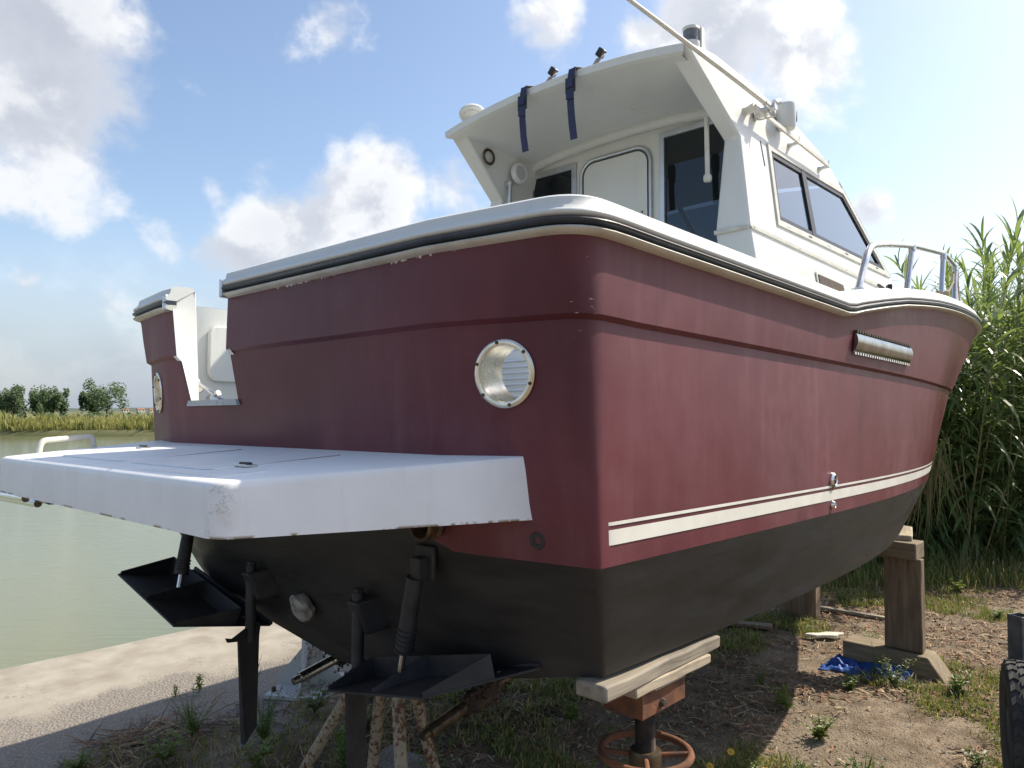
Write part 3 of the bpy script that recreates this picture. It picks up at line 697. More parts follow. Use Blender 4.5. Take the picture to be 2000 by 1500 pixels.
# portholes
for s in (-1, 1):
    n = Vector((-.972, s * .222, -.07)).normalized(); O = Vector((transom_x(PHC[0], PHC[1]), s * PHC[0], PHC[1]))
    pb = MB(); pb.lathe([(.090, -.002), (.099, .001), (.101, .006), (.097, .010), (.090, .011), (.084, .009), (.082, .0)], 48, O, n); ph = part(pb, 'porthole', M['porthole'], smooth=40)
    pt = MB(); pt.lathe([(.0825, .004), (.0805, -.02), (.0805, -.12), (.104, -.122)], 48, O, n); part(pt, 'porthole_tube', M['porthole'], ph, smooth=40)
    for k in range(6):
        a = rad(25 + 60 * k); ax = n.orthogonal().normalized(); bx = n.cross(ax)
        sc = MB(); sc.lathe([(0, .0165), (.004, .016), (.0055, .012), (.0055, .006)], 8, O + (ax * math.cos(a) + bx * math.sin(a)) * .0925, n); part(sc, 'screw', M['bronze'], ph, smooth=40)

# swim platform
def plat_z(x): return .288 + .0613 * (x - .1)
PF = [(.165, -1.243), (.165, 1.243), (-.655, .925), (-.655, -.925)]
def rounded(poly, rr):
    out = []; n_ = len(poly)
    for i in range(n_):
        p = Vector(poly[i]); a = Vector(poly[i - 1]) - p; b2 = Vector(poly[(i + 1) % n_]) - p; r = rr[i]
        if r == 0: out.append(tuple(p)); continue
        A = p + a.normalized() * r; B = p + b2.normalized() * r
        for k in range(7): u = k / 6; q_ = A * (1 - u) ** 2 + p * 2 * u * (1 - u) + B * u * u; out.append(tuple(q_))
    return out
oc = rounded(PF, [0, 0, .05, .05])
def inset(poly, d):
    c_ = Vector((sum(p[0] for p in poly) / len(poly), 0)); out = []
    for i, p in enumerate(poly):
        a = Vector(poly[i - 1]); b2 = Vector(poly[(i + 1) % len(poly)]); t_ = (b2 - a).normalized(); n_ = Vector((t_.y, -t_.x)); p_ = Vector(p)
        if n_.dot(p_ - c_) < 0: n_ = -n_
        out.append(tuple(p_ - n_ * d))
    return out
pm = MB(); ring = lambda pts, dz: [(x, y, plat_z(x) + dz) for x, y in pts]
rb = [(x, y, .104) for x, y in oc]
rws = [rb, ring(oc, -.022), ring(inset(oc, .0025), -.010), ring(inset(oc, .009), -.003), ring(inset(oc, .018), 0)]
pm.grid(rws, cv=True); pm.add(rws[-1], [tuple(range(len(oc)))]); pm.add(rb, [tuple(range(len(oc)))])
plat = part(pm, 'swim_platform', M['platform'], smooth=38)
def lid(pts, name, dz=.0035):
    mb = MB(); top = [(x, y, plat_z(x) + dz) for x, y in pts]; low = [(x, y, plat_z(x) - .004) for x, y in pts]
    mb.grid([low, top], cv=True); mb.add(top, [tuple(range(len(pts)))]); o = part(mb, name, M['platform'], plat, smooth=30)
    if dz > .003:
        sm_ = MB(); sm_.tube([(x, y, plat_z(x) + .0005) for x, y in pts + pts[:1]], .0022, 5, caps=False); part(sm_, 'seam', M['alu'], o)
    return o
lid(rrect(-.52, -.06, -.60, -.05, .03), 'hatch_lid'); lid(rrect(-.52, -.06, .05, .62, .03), 'hatch_lid')
lid([(-.60, -.82), (-.46, -.82), (-.46, -.78), (-.56, -.78), (-.56, -.30), (-.60, -.30)], 'tread_strip', .0025)
for (x, y) in ((-.417, -.627), (-.19, .665)):
    mb = MB(); mb.box((x, y, plat_z(x) + .004), (.035, .075, .008)); lt = part(mb, 'latch', M['steel'], plat, bevel=.003)
    mb = MB(); mb.box((x, y, plat_z(x) + .011), (.014, .05, .006)); part(mb, 'latch_tongue', M['black_plastic'], lt)
hp = arc_path([(-.50, .962, plat_z(-.5) - .005), (-.49, .968, plat_z(-.5) + .052), (-.26, 1.055, plat_z(-.26) + .052), (-.25, 1.06, plat_z(-.25) - .005)], .03)
mb = MB(); mb.tube(hp, .013, 8); part(mb, 'grab_handle', M['rail_white'], plat, smooth=50)
mb = MB(); mb.tube([(-.62, 1.25, .078), (-.585, .80, .078)], .016, 10); mb.tube([(-.56, 1.25, .05), (-.53, .84, .05)], .016, 10); ld = part(mb, 'ladder_tube', M['chrome'], plat, smooth=50)
mb = MB(); mb.prism([(-.60, .70, .104), (-.60, .82, .104), (-.52, .80, .052), (-.52, .74, .052)], (.06, .0, .0)); part(mb, 'ladder_bracket', M['steel'], plat)

# underwater gear on the transom
def transom_pt(y, z): return Vector((transom_x(y, z), y, z))
mb = MB(); mb.lathe([(.034, .0), (.052, .002), (.056, .012), (.047, .02), (.047, .045), (.054, .05), (.054, .062), (.044, .066), (.038, .03), (.036, -.06)], 28, transom_pt(-.87, .075), (-1, 0, -.1)); part(mb, 'exhaust_outlet', M['bronze'], smooth=40)
mb = MB(); mb.lathe([(.008, -.01), (.012, .002), (.024, .003), (.026, 0)], 18, transom_pt(-1.25, .045), (-.96, -.2, -.1)); part(mb, 'drain_fitting', M['antifoul'], smooth=40)
mb = MB(); mb.lathe([(0, .042), (.035, .045), (.058, .034), (.062, .018), (.050, -.01)], 18, transom_pt(.10, -.375) + Vector((-.012, 0, 0)), (-.92, .0, -.38))
mb.v = [tuple(Vector(v_) * 1 + Vector((noise.noise(Vector(v_) * 30), noise.noise(Vector(v_) * 31 + Vector((5, 0, 0))), noise.noise(Vector(v_) * 29 + Vector((0, 7, 0))))) * .009) for v_ in mb.v]; part(mb, 'zinc_anode', M['zinc'], smooth=40)
for s in (-1, 1):
    y = .385 * s; xs0 = .165
    mb = MB(); mb.prism([(.30, y - .075, -.24), (.30, y + .075, -.24), (xs0 - .035, y + .032, -.265), (xs0 - .035, y - .032, -.265)], (0.05, 0, -.125)); br = part(mb, 'rudder_bracket', M['fitting_black'], bevel=.010)
    mb = MB(); mb.box((.275, y, -.30), (.02, .20, .23), Matrix.Rotation(-.42, 3, 'Y')); part(mb, 'bracket_plate', M['fitting_black'], br, bevel=.004)
    for dy, dz in ((-.075, -.22), (.075, -.22), (-.075, -.38), (.075, -.38)):
        bl = MB(); bl.lathe([(0, .012), (.007, .011), (.010, 0)], 6, (.275 - .42 * (dz + .30) - .012, y + dy, dz), (-.9, 0, -.4)); part(bl, 'bolt', M['zinc'], br)
    mb = MB(); mb.tube([(xs0, y, -.235), (xs0, y, -.56)], .022, 14); mb.lathe([(0, .02), (.018, .02), (.018, 0)], 6, (xs0, y, -.24), (0, 0, 1)); rs_ = part(mb, 'rudder_stock', M['fitting_black'], smooth=40)
    out = [(-.135, -.515), (-.10, -.525), (.035, -.485), (.050, -.495), (.042, -.545), (.036, -.93), (-.030, -.985), (-.068, -.545), (-.125, -.535)]
    rot = Matrix.Rotation(rad(16), 3, 'Z'); mb = MB(); th = lambda x, z: .004 if (abs(x) > .06 and z > -.54) else .011
    f1 = []; f2 = []
    for x, z in out:
        tk = .004 if x < -.05 else .012
        f1.append(Vector((xs0, y, 0)) + rot @ Vector((x, tk, 0)) + Vector((0, 0, z))); f2.append(Vector((xs0, y, 0)) + rot @ Vector((x, -tk, 0)) + Vector((0, 0, z)))
    n_ = len(out); mb.add(f1 + f2, [tuple(range(n_)), tuple(range(2 * n_ - 1, n_ - 1, -1))] + [(i, (i + 1) % n_, n_ + (i + 1) % n_, n_ + i) for i in range(n_)]); part(mb, 'rudder_blade', M['fitting_black'])
    # trim tab: tray with upturned sides and a rib, its hydraulic ram
    if s < 0: Q = [Vector((-.012, -.45, -.525)), Vector((.006, -.92, -.44)), Vector((.30, -1.14, -.372)), Vector((.32, -.45, -.540))]
    else: Q = [Vector((-.136, .45, -.447)), Vector((-.16, .98, -.305)), Vector((.28, 1.16, -.372)), Vector((.30, .45, -.528))]
    up = (Q[1] - Q[0]).cross(Q[2] - Q[1]).normalized(); up = up if up.z > 0 else -up
    mb = MB(); mb.prism(Q, -up * .007)
    tb = part(mb, 'trim_tab', M['fitting_black'])
    def wall(a, b2, h0, h1, nm='tab_flange'):
        mb = MB(); d = (b2 - a).normalized(); nn = d.cross(up).normalized() * .0025
        mb.add([a - nn, b2 - nn, b2 - nn + up * h1, a - nn + up * h0, a + nn, b2 + nn, b2 + nn + up * h1, a + nn + up * h0], [(0, 1, 2, 3), (4, 7, 6, 5), (0, 4, 5, 1), (2, 6, 7, 3), (0, 3, 7, 4), (1, 5, 6, 2)]); part(mb, nm, M['fitting_black'], tb)
    hz = MB(); hz.tube([Q[3] + up * .006, Q[2] + up * .006], .009, 8); part(hz, 'tab_hinge', M['fitting_black'], tb)
    q0 = lambda u, v_: (Q[0].lerp(Q[1], u)).lerp(Q[3].lerp(Q[2], u), v_)
    wall(q0(.01, .02), q0(.01, .62), .012, .075); wall(q0(.5, .02), q0(.5, .62), .012, .08, 'tab_rib'); wall(q0(.99, .02), q0(.99, .62), .012, .075); wall(q0(.01, .62), q0(.99, .62), .075, .075, 'tab_crossbar')
    for u, v_ in ((.12, .80), (.37, .80), (.63, .80), (.88, .80)):
        bl = MB(); bl.lathe([(0, .007), (.006, .006), (.008, 0)], 6, q0(u, v_), up); part(bl, 'bolt', M['zinc'], tb)
    top = Vector((.075, .815 * s, -.065)) if s < 0 else Vector((.08, .79, -.075)); btm = q0(.5, .33) + up * .045
    mid = top.lerp(btm, .78)
    mb = MB(); mb.tube([top.lerp(btm, .12), mid], [.027, .030], 14); mb.tube([mid, mid.lerp(btm, .12)], [.034, .032], 14); rm = part(mb, 'trim_ram', M['fitting_black'], smooth=40)
    for k in range(4):
        mb = MB(); c_ = top.lerp(btm, .60 + .045 * k); ax = (btm - top).normalized(); mb.lathe([(.029, -.004), (.0335, -.002), (.0335, .002), (.029, .004)], 14, c_, ax); part(mb, 'ram_band', M['fitting_black'], rm)
    mb = MB(); mb.tube([mid, btm], .0105, 8); part(mb, 'ram_rod', M['steel'], rm, smooth=40)
    mb = MB(); mb.box(top.lerp(btm, .04) + Vector((.02, 0, 0)), (.06, .045, .07)); mb.box(top + Vector((.035, 0, .0)), (.016, .09, .11)); part(mb, 'ram_bracket', M['fitting_black'], rm, bevel=.005)
    # propeller shaft, bearing bracket crusted with growth
    ys_ = .45 * s; A = Vector((.42, ys_, -.81)); Bq = Vector((1.6, ys_, -.545))
    mb = MB(); mb.tube([A, A.lerp(Bq, .03)], .018, 12); mb.tube([A.lerp(Bq, .03), Bq], .025, 12); sh = part(mb, 'propeller_shaft', M['bronze'] if s < 0 else M['steel'], smooth=40)
    c_ = A.lerp(Bq, .26); mb = MB(); mb.tube([A.lerp(Bq, .19), A.lerp(Bq, .22), A.lerp(Bq, .31), A.lerp(Bq, .34)], [.030, .046, .048, .032], 18)
    mb.v = [tuple(Vector(v_) + Vector((noise.noise(Vector(v_) * 45), noise.noise(Vector(v_) * 44 + Vector((9, 0, 0))), noise.noise(Vector(v_) * 46 + Vector((0, 3, 0))))) * .010) for v_ in mb.v]
    mb.tube([c_, c_ + Vector((.06, 0, .20))], [.018, .026], 8)
    for k in range(120):
        a = random.uniform(0, 6.28); p = A.lerp(Bq, random.uniform(.17, .36)) + Vector((0, math.cos(a), math.sin(a))) * random.uniform(.04, .058); mb.lathe([(.002, .010), (.007, 0)], 5, p, (0, math.cos(a), math.sin(a)))
    part(mb, 'shaft_bearing', M['rust_dark'], sh, smooth=30)

# fittings on the starboard topside
def hull_pt(X, z, off=0): return Vector((X, -hull_y(X, z) - off, z))
for (X, z, r) in ((1.955, .130, .034), (1.945, .022, .017)):
    mb = MB(); mb.lathe([(r * .55, -.02), (r * .55, .012), (r * .72, .016), (r, .008), (r * 1.02, 0)], 22, hull_pt(X, z), (0, -1, 0)); part(mb, 'skin_fitting', M['chrome'], smooth=40)
rows = []
for X in np.arange(2.16, 3.101, .047):
    r = []
    for k in range(13):
        u = k / 12; z = lerp(.717, .812, u); r.append(hull_pt(X, z - .004 * (X - 2.16), .004 + .020 * math.sin(math.pi * u) ** .7))
    rows.append(r)
mb = MB(); mb.grid(rows); mb.add(rows[0], [tuple(range(13))]); mb.add(rows[-1], [tuple(range(13))]); vt = part(mb, 'hull_vent', M['vent_steel'], smooth=40)
for X in np.arange(2.18, 3.09, .036):
    for z, sg in ((.712, -1), (.815, 1)):
        mb = MB(); mb.box(hull_pt(X, z - .004 * (X - 2.16), .007), (.017, .012, .012)); part(mb, 'vent_tooth', M['chrome'] if sg < 0 else M['bronze'], vt)
mb = MB(); mb.box(Vector((2.72, -(planw(.905, 2.72) - .012), zsh(2.72) + .112)), (.05, .022, .03), Matrix.Rotation(.5, 3, 'Z')); mb.tube([(2.69, -1.47, zsh(2.72) + .105), (2.74, -1.43, zsh(2.72) + .135)], .010, 8); part(mb, 'fairlead', M['black_plastic'], bevel=.004)

# ------------------------------------------------------------------ pilothouse
def CS(s, X, z, off=0): return Vector((X, s * (1.05 - .15 * (z - 1.05) + off - (.028 * max(0, min(1, (z - 1.5) / .7)) if s > 0 else 0)), z))
OUT = [(2.13, .9), (2.13, 1.39), (2.187, 1.897), (1.72, 2.245), (1.9, 2.283), (2.05, 2.30), (2.35, 2.29), (2.7, 2.262), (3.1, 2.22), (3.42, 2.15), (3.60, 2.075), (3.73, 2.0), (4.2, 1.69), (4.54, 1.457), (4.8, 1.36), (5.6, 1.24), (5.6, .95)]
WIN = [(2.577, 1.911), (2.54, 1.512), (4.36, 1.506), (3.735, 1.925)]
EDGE = [(1.72, 2.245), (1.9, 2.283), (2.05, 2.30), (2.35, 2.29), (2.7, 2.262), (3.1, 2.22), (3.42, 2.15), (3.60, 2.075), (3.73, 2.0)]
def zedge(X): return interp(X, EDGE)
def offset_poly(poly, d):
    out = []; n_ = len(poly); c_ = Vector((sum(p[0] for p in poly) / n_, sum(p[1] for p in poly) / n_))
    L_ = []
    for i in range(n_):
        a, b2 = Vector(poly[i]), Vector(poly[(i + 1) % n_]); t_ = (b2 - a).normalized(); nn = Vector((t_.y, -t_.x)); nn = nn if nn.dot((a + b2) / 2 - c_) > 0 else -nn; L_.append((a + nn * d, t_))
    for i in range(n_):
        (p, u), (q_, v_) = L_[i - 1], L_[i]; den = u.x * v_.y - u.y * v_.x; k = ((q_.x - p.x) * v_.y - (q_.y - p.y) * v_.x) / den; out.append(tuple(p + u * k))
    return out
def ring3(poly_a, poly_b, fn, h0, h1):
    """frame between two outlines, standing h1 proud"""
    mb = MB(); A0 = [fn(*p, h0) for p in poly_a]; A1 = [fn(*p, h1) for p in poly_a]; B1 = [fn(*p, h1) for p in poly_b]; B0 = [fn(*p, h0 - .02) for p in poly_b]
    mb.grid([A0, A1, B1, B0], cv=True); return mb
for s in (-1, 1):
    mb = MB(); mb.holed(OUT, [WIN], lambda x, z, s=s: CS(s, x, z))
    th = [(.9, .21), (1.39, .20), (1.897, .098), (2.245, .115)]
    aft = [(2.13, .9), (2.13, 1.39), (2.187, 1.897), (1.72, 2.245)]
    o_ = []; i_ = []
    for (X, z), (zz, tk) in zip(aft, th): o_.append(CS(s, X, z)); i_.append(CS(s, X + .012, z, -tk))
    mb.grid([o_, i_]); f_ = [CS(s, 2.52, z, -tk) for (X, z), (zz, tk) in zip(aft, th)]
    mb.grid([i_[:3], f_[:3]]); mb.add([i_[2], i_[3], CS(s, 1.8, 2.235, -.115), CS(s, 2.52, 2.235, -.115), f_[2]], [(0, 1, 2, 3, 4)])
    cs = part(mb, 'cabin_side', M['gelcoat'], bevel=.012, smooth=35)
    fn = lambda x, z, h, s=s: CS(s, x, z, h)
    fr = part(ring3(offset_poly(WIN, .045), offset_poly(WIN, .008), fn, 0, .010), 'window_frame', M['rail_white'], bevel=.003)
    part(ring3(offset_poly(WIN, .008), offset_poly(WIN, -.020), fn, .0, .004), 'window_gasket', M['gasket'], fr)
    pl = [(2.577, 1.911), (2.54, 1.512), (3.05, 1.510), (3.05, 1.917)]; pr_ = [(3.05, 1.917), (3.05, 1.510), (4.36, 1.506), (3.735, 1.925)]
    for pp in (pl, pr_):
        mb = MB(); mb.add([CS(s, x, z, -.006) for x, z in pp], [(0, 1, 2, 3)]); part(mb, 'window_pane', M['glass'], fr)
    mb = MB(); mb.prism([CS(s, 3.02, 1.505, -.012), CS(s, 3.085, 1.505, -.012), CS(s, 3.075, 1.925, -.012), CS(s, 3.01, 1.925, -.012)], (0, s * .018, 0)); part(mb, 'window_mullion', M['gasket'], fr)
    for X in np.arange(2.62, 4.2, .31):
        mb = MB(); mb.prism([CS(s, X, 1.482, .0105), CS(s, X + .05, 1.482, .0105), CS(s, X + .05, 1.489, .0105), CS(s, X, 1.489, .0105)], (0, s * .0015, 0)); part(mb, 'drain_slot', M['gasket'] if int(X * 10) % 2 else M['alu'], fr)
    # moulding strip with screws
    mb = MB(); pth = [CS(s, 2.13, 1.389, .003)] + [CS(s, X, 1.389 - .017 * (X - 2.13), .003) for X in np.arange(2.3, 5.2, .3)]
    mb.grid([[p + Vector((0, 0, -.012)), p + Vector((0, s * .008, -.009)), p + Vector((0, s * .008, .009)), p + Vector((0, 0, .012))] for p in pth])
    a = [CS(s, 2.128, 1.389, .0), CS(s, 2.135, 1.389, -.20)]
    mb.grid([[p + Vector((0, 0, -.012)), p + Vector((-.008, 0, -.009)), p + Vector((-.008, 0, .009)), p + Vector((0, 0, .012))] for p in a]); sp = part(mb, 'cabin_moulding', M['rail_white'], smooth=40)
    for p in (CS(s, 2.118, 1.389, -.05), CS(s, 2.118, 1.389, -.15), CS(s, 2.16, 1.3885, .012), CS(s, 2.75, 1.378, .012), CS(s, 3.5, 1.365, .012)):
        mb = MB(); mb.lathe([(0, .002), (.004, .0015), (.0045, 0)], 8, p, (-1, 0, 0) if p.x < 2.13 else (0, s, 0)); part(mb, 'screw', M['steel'], sp)
    # slot vent aft of the window
    mb = MB(); mb.prism([CS(s, 2.455, 1.80, .001), CS(s, 2.463, 1.80, .001), CS(s, 2.457, 1.945, .001), CS(s, 2.449, 1.945, .001)], (0, s * .002, 0)); part(mb, 'slot_vent', M['gasket'])
# roof shell, crowned, with a lip round the aft edge
def rz(X, u): return zedge(X) + .075 * (1 - abs(u) ** 2.2)
def rhalf(X): return 1.05 - .15 * (zedge(X) - 1.05)
RX = [1.70, 1.715, 1.74, 1.8, 1.9, 2.05, 2.2, 2.35, 2.55, 2.7, 2.9, 3.1, 3.25, 3.42, 3.52, 3.60, 3.67, 3.73]
mb = MB(); U = np.linspace(-1, 1, 25)
def rtop(X, u): return (X, u * (rhalf(max(X, 1.72)) - (.028 if u > 0 else 0)), rz(max(X, 1.72), u) + (-.012 if X < 1.705 else (-.003 if X < 1.72 else 0)))
mb.grid([[rtop(X, u) for u in U] for X in RX])
lipb = [(1.704, u * (rhalf(1.72) - .004 - (.028 if u > 0 else 0)), rz(1.72, u) - .050) for u in U]; lip2 = [(1.735, u * (rhalf(1.72) - .03 - (.028 if u > 0 else 0)), rz(1.72, u) - .054) for u in U]
mb.grid([[rtop(1.70, u) for u in U], lipb, lip2])
part(mb, 'roof', M['gelcoat'], smooth=40)
mb = MB(); mb.grid([[(X, u * (rhalf(max(X, 1.72)) - .03 - (.028 if u > 0 else 0)), rz(1.72, u) - .054 - .03 * max(0, (X - 1.735)) - (.0 if abs(u) < .9 else .0)) for u in U] for X in (1.735, 1.78, 1.95, 2.2, 2.42, 2.55)])
part(mb, 'roof_lining', M['gelcoat'], smooth=40)
mb = MB(); mb.tube([(2.47, u * .80, rz(1.72, u * .93) - .085) for u in np.linspace(-1, 1, 13)], .035, 8); part(mb, 'cove_moulding', M['gelcoat'], smooth=60)
# aft bulkhead with window, panel door and glazed door
XB = 2.5
DOOR = [(-.285, .30), (-.80, .30), (-.80, 2.135), (-.285, 2.135)]; BW = [(.434, 1.70), (.779, 1.70), (.779, 2.098), (.434, 2.098)]
mb = MB(); mb.holed([(-.98, .18), (1.25, .18), (1.25, 1.1), (.98, 1.12), (.86, 2.28), (-.86, 2.28), (-.98, 1.12), (-1.25, 1.1), (-1.25, .18)][:9], [DOOR, BW], lambda y, z: (XB, y, z)); blk = part(mb, 'aft_bulkhead', M['gelcoat'])
fnb = lambda y, z, h: Vector((XB - h, y, z))
df = part(ring3(offset_poly(DOOR, .035), DOOR, fnb, 0, .014), 'door_frame', M['alu'], bevel=.003)
mb = MB(); mb.add([(XB + .004, y, z) for y, z in DOOR], [(0, 1, 2, 3)]); part(mb, 'door_pane', M['glass_dark'], df)
bf = part(ring3(offset_poly(BW, .040), BW, fnb, 0, .014), 'window_frame', M['alu'], bevel=.003)
mb = MB(); mb.add([(XB + .004, y, z) for y, z in BW], [(0, 1, 2, 3)]); part(mb, 'window_pane', M['glass_dark'], bf)
pd = MB(); rr = rrect(-.165, .326, 1.0, 2.095, .085, 8); pd.prism([(XB - .016, y, z) for y, z in rr], (.012, 0, 0)); pdo = part(pd, 'panel_door', M['gelcoat'])
mb = MB(); mb.tube([(XB - .014, y, z) for y, z in rrect(-.168, .329, .998, 2.098, .087, 8)] + [(XB - .014, -.168 + .497, 2.011)], .0032, 6); part(mb, 'door_seal', M['gasket'], pdo)
mb = MB(); mb.tube([(XB - .012, y, z) for y, z in rrect(-.188, .349, .978, 2.118, .105, 8)] + [(XB - .012, .349, 2.013)], .013, 8); part(mb, 'door_surround', M['alu'], pdo, smooth=50)
mb = MB(); mb.lathe([(0, .006), (.006, .005), (.007, 0)], 8, (XB - .016, -.13, 1.70), (-1, 0, 0)); part(mb, 'screw', M['bronze'], pdo)
mb = MB(); mb.box((XB - .02, .330, 1.86), (.012, .008, .06)); part(mb, 'hinge', M['alu'], pdo)
# louvred locker below, glimpsed through the porthole
lv_ = MB(); lv_.box((2.03, .66, .52), (.02, .95, .62)); lo = part(lv_, 'locker_front', M['gelcoat_cool'])
for k in range(15):
    mb = MB(); mb.box((2.012, .66, .25 + k * .037), (.016, .86, .012), Matrix.Rotation(.6, 3, 'Y')); part(mb, 'louvre', M['gelcoat_cool'], lo)
# windscreen and coachroof ahead of it
ysc = lambda X, z, u: u * (1.05 - .15 * (z - 1.05) - .004)
for u0, u1 in ((-.98, -.36), (-.32, .32), (.36, .98)):
    mb = MB(); mb.add([(3.75, ysc(3.75, 2.0, u0), 2.0 + .055 * (1 - u0 * u0)), (3.75, ysc(3.75, 2.0, u1), 2.0 + .055 * (1 - u1 * u1)), (4.53, ysc(4.53, 1.47, u1), 1.47 + .05 * (1 - u1 * u1)), (4.53, ysc(4.53, 1.47, u0), 1.47 + .05 * (1 - u0 * u0))], [(0, 1, 2, 3)]); part(mb, 'windscreen_pane', M['glass'])
for u in (-.985, -.34, .34, .985):
    mb = MB(); mb.tube([(3.72, ysc(3.73, 2.0, u), 2.01 + .055 * (1 - u * u)), (4.54, ysc(4.54, 1.457, u), 1.465 + .05 * (1 - u * u))], .022, 6); part(mb, 'windscreen_post', M['gelcoat'])
mb = MB(); rows = []
for X, z in ((4.50, 1.46), (4.8, 1.36), (5.6, 1.24), (5.9, 1.15), (6.0, 1.1)): rows.append([(X, u * (1.05 - .15 * (z - 1.05)) * (1 if X < 5.7 else .9), z + .05 * (1 - u * u)) for u in np.linspace(-1, 1, 13)])
mb.grid(rows); part(mb, 'coachroof', M['gelcoat'], smooth=40)
# what shows through the glass: helm console, wheel, seat
mb = MB(); mb.prism([(3.55, -.85, .6), (4.3, -.85, .6), (4.3, -.85, 1.42), (3.9, -.85, 1.46), (3.55, -.85, 1.36)], (0, 1.7, 0)); cn = part(mb, 'helm_console', M['interior'], bevel=.02)
mb = MB(); pts = [Vector((3.50, -.40 + .17 * math.cos(a), 1.36 + .17 * math.sin(a))) for a in np.linspace(0, 2 * math.pi, 25)]; mb.tube(pts, .012, 6, caps=False)
for a in (.5, 2.6, 4.7): mb.tube([(3.52, -.40, 1.36), (3.50, -.40 + .17 * math.cos(a), 1.36 + .17 * math.sin(a))], .008, 5)
part(mb, 'steering_wheel', M['steel'], cn, smooth=50)
mb = MB(); mb.box((3.1, -.45, .75), (.45, .5, .5)); mb.box((2.92, -.45, 1.25), (.12, .5, .55)); part(mb, 'helm_seat', M['navy'], bevel=.04)
mb = MB(); mb.add([(2.5, -1, .35), (4.3, -1, .35), (4.3, 1, .35), (2.5, 1, .35)], [(0, 1, 2, 3)]); part(mb, 'cabin_sole', M['interior'])
# port inner wing: courtesy light, speaker, grab rails
yi = .733
mb = MB(); mb.lathe([(.052, 0), (.056, .006), (.050, .014), (.044, .012), (.036, .006)], 32, (2.0, yi + .012, 2.128), (0, -1, 0)); li = part(mb, 'courtesy_light', M['bronze'], smooth=40)
mb = MB(); mb.lathe([(0, .012), (.03, .010), (.037, .004)], 24, (2.0, yi + .012, 2.128), (0, -1, 0)); part(mb, 'light_lens', M['grille'], li, smooth=40)
mb = MB(); mb.lathe([(.062, .0), (.070, .004), (.068, .030), (.058, .038), (.050, .036)], 32, (2.285, yi + .012, 2.085), (0, -1, 0)); spk_ = part(mb, 'speaker', M['gelcoat_cool'], smooth=40)
mb = MB(); mb.lathe([(0, .035), (.052, .036)], 32, (2.285, yi + .012, 2.085), (0, -1, 0)); part(mb, 'speaker_grille', M['grille'], spk_)
mb = MB(); mb.tube([(2.21, .745, 2.0), (2.19, .74, 1.3)], .014, 10); mb.tube([(2.21, .745, 2.0), (2.215, .81, 2.005)], .020, 10); mb.lathe([(0, .02), (.018, .014), (.022, 0), (.018, -.014), (0, -.02)], 12, (2.21, .745, 2.0), (0, 0, 1)); part(mb, 'grab_rail', M['alu'], smooth=50)
mb = MB(); mb.tube([(2.122, -.765, 2.02), (2.128, -.765, 1.70)], .013, 10); mb.lathe([(0, .02), (.020, .016), (.024, 0), (.020, -.018), (0, -.024)], 12, (2.128, -.765, 1.69), (0, 0, 1)); part(mb, 'grab_rail', M['rail_white'], smooth=50)
# starboard roof-side hand rail
hb = []
mb = MB(); A = CS(-1, 2.30, 2.078, .060); Bq = CS(-1, 3.36, 2.022, .060); dv = (Bq - A).normalized()
mb.prism([A + Vector((0, .006, .014)), A + Vector((0, -.006, .014)), A + Vector((0, -.008, -.010)), A + Vector((0, -.002, -.014)), A + Vector((0, .006, -.010))], Bq - A); hr = part(mb, 'hand_rail', M['rail_white'])
for X, zz in ((2.30, 2.078), (2.88, 2.047), (3.35, 2.022)):
    mb = MB(); a = CS(-1, X, zz - .012, -.004); b2 = CS(-1, X, zz, .062)
    mb.tube([a, a.lerp(b2, .4), b2], [.026, .022, .026] if X < 2.5 else [.024, .012, .012], 10); mb.prism([b2 + Vector((-.012, 0, -.012)), b2 + Vector((.016, 0, -.012)), b2 + Vector((.004, 0, .034 if X > 2.5 else .016))], (0, -.006, 0)); part(mb, 'rail_bracket', M['alu'] if X > 2.5 else M['rail_white'], hr, smooth=40)
for s in (1,):
    mb = MB(); mb.prism([p * 1 if False else Vector((p.x, -p.y, p.z)) for p in (A + Vector((0, .006, .014)), A + Vector((0, -.006, .014)), A + Vector((0, -.008, -.012)), A + Vector((0, .006, -.012)))], Vector((Bq.x - A.x, 0, Bq.z - A.z))); h2 = part(mb, 'hand_rail', M['rail_white'])
    for X, zz in ((2.32, 2.075), (2.88, 2.047), (3.33, 2.022)):
        mb = MB(); mb.tube([CS(1, X, zz - .012, -.004), CS(1, X, zz, .058)], .016, 8); part(mb, 'rail_bracket', M['alu'], h2)
# whip aerial folded down over the side, with its ratchet mount
mb = MB(); mb.tube([(2.36, -.985, 2.112), (1.9, -.983, 2.125), (1.1, -.98, 2.137), (-.3, -.975, 2.15)], [.0125, .0115, .0095, .005], 10); ant = part(mb, 'whip_aerial', M['rail_white'], smooth=50)
mb = MB(); mb.tube([(2.36, -.985, 2.112), (2.44, -.985, 2.108)], .016, 10); mb.tube([(2.44, -1.015, 2.11), (2.44, -.955, 2.11)], .020, 10); mb.tube([(2.42, -.90, 2.085), (2.44, -.97, 2.10)], [.034, .022], 10); mb.tube([(2.45, -1.0, 2.135), (2.49, -1.01, 2.15)], .020, 10); part(mb, 'aerial_mount', M['alu'], ant, smooth=40)
mb = MB(); mb.tube([(2.44, -.97, 2.09), (2.45, -1.01, 2.06), (2.42, -.93, 2.05), (2.40, -.90, 2.06)], .004, 6); part(mb, 'aerial_cable', M['rail_white'], ant, smooth=60)
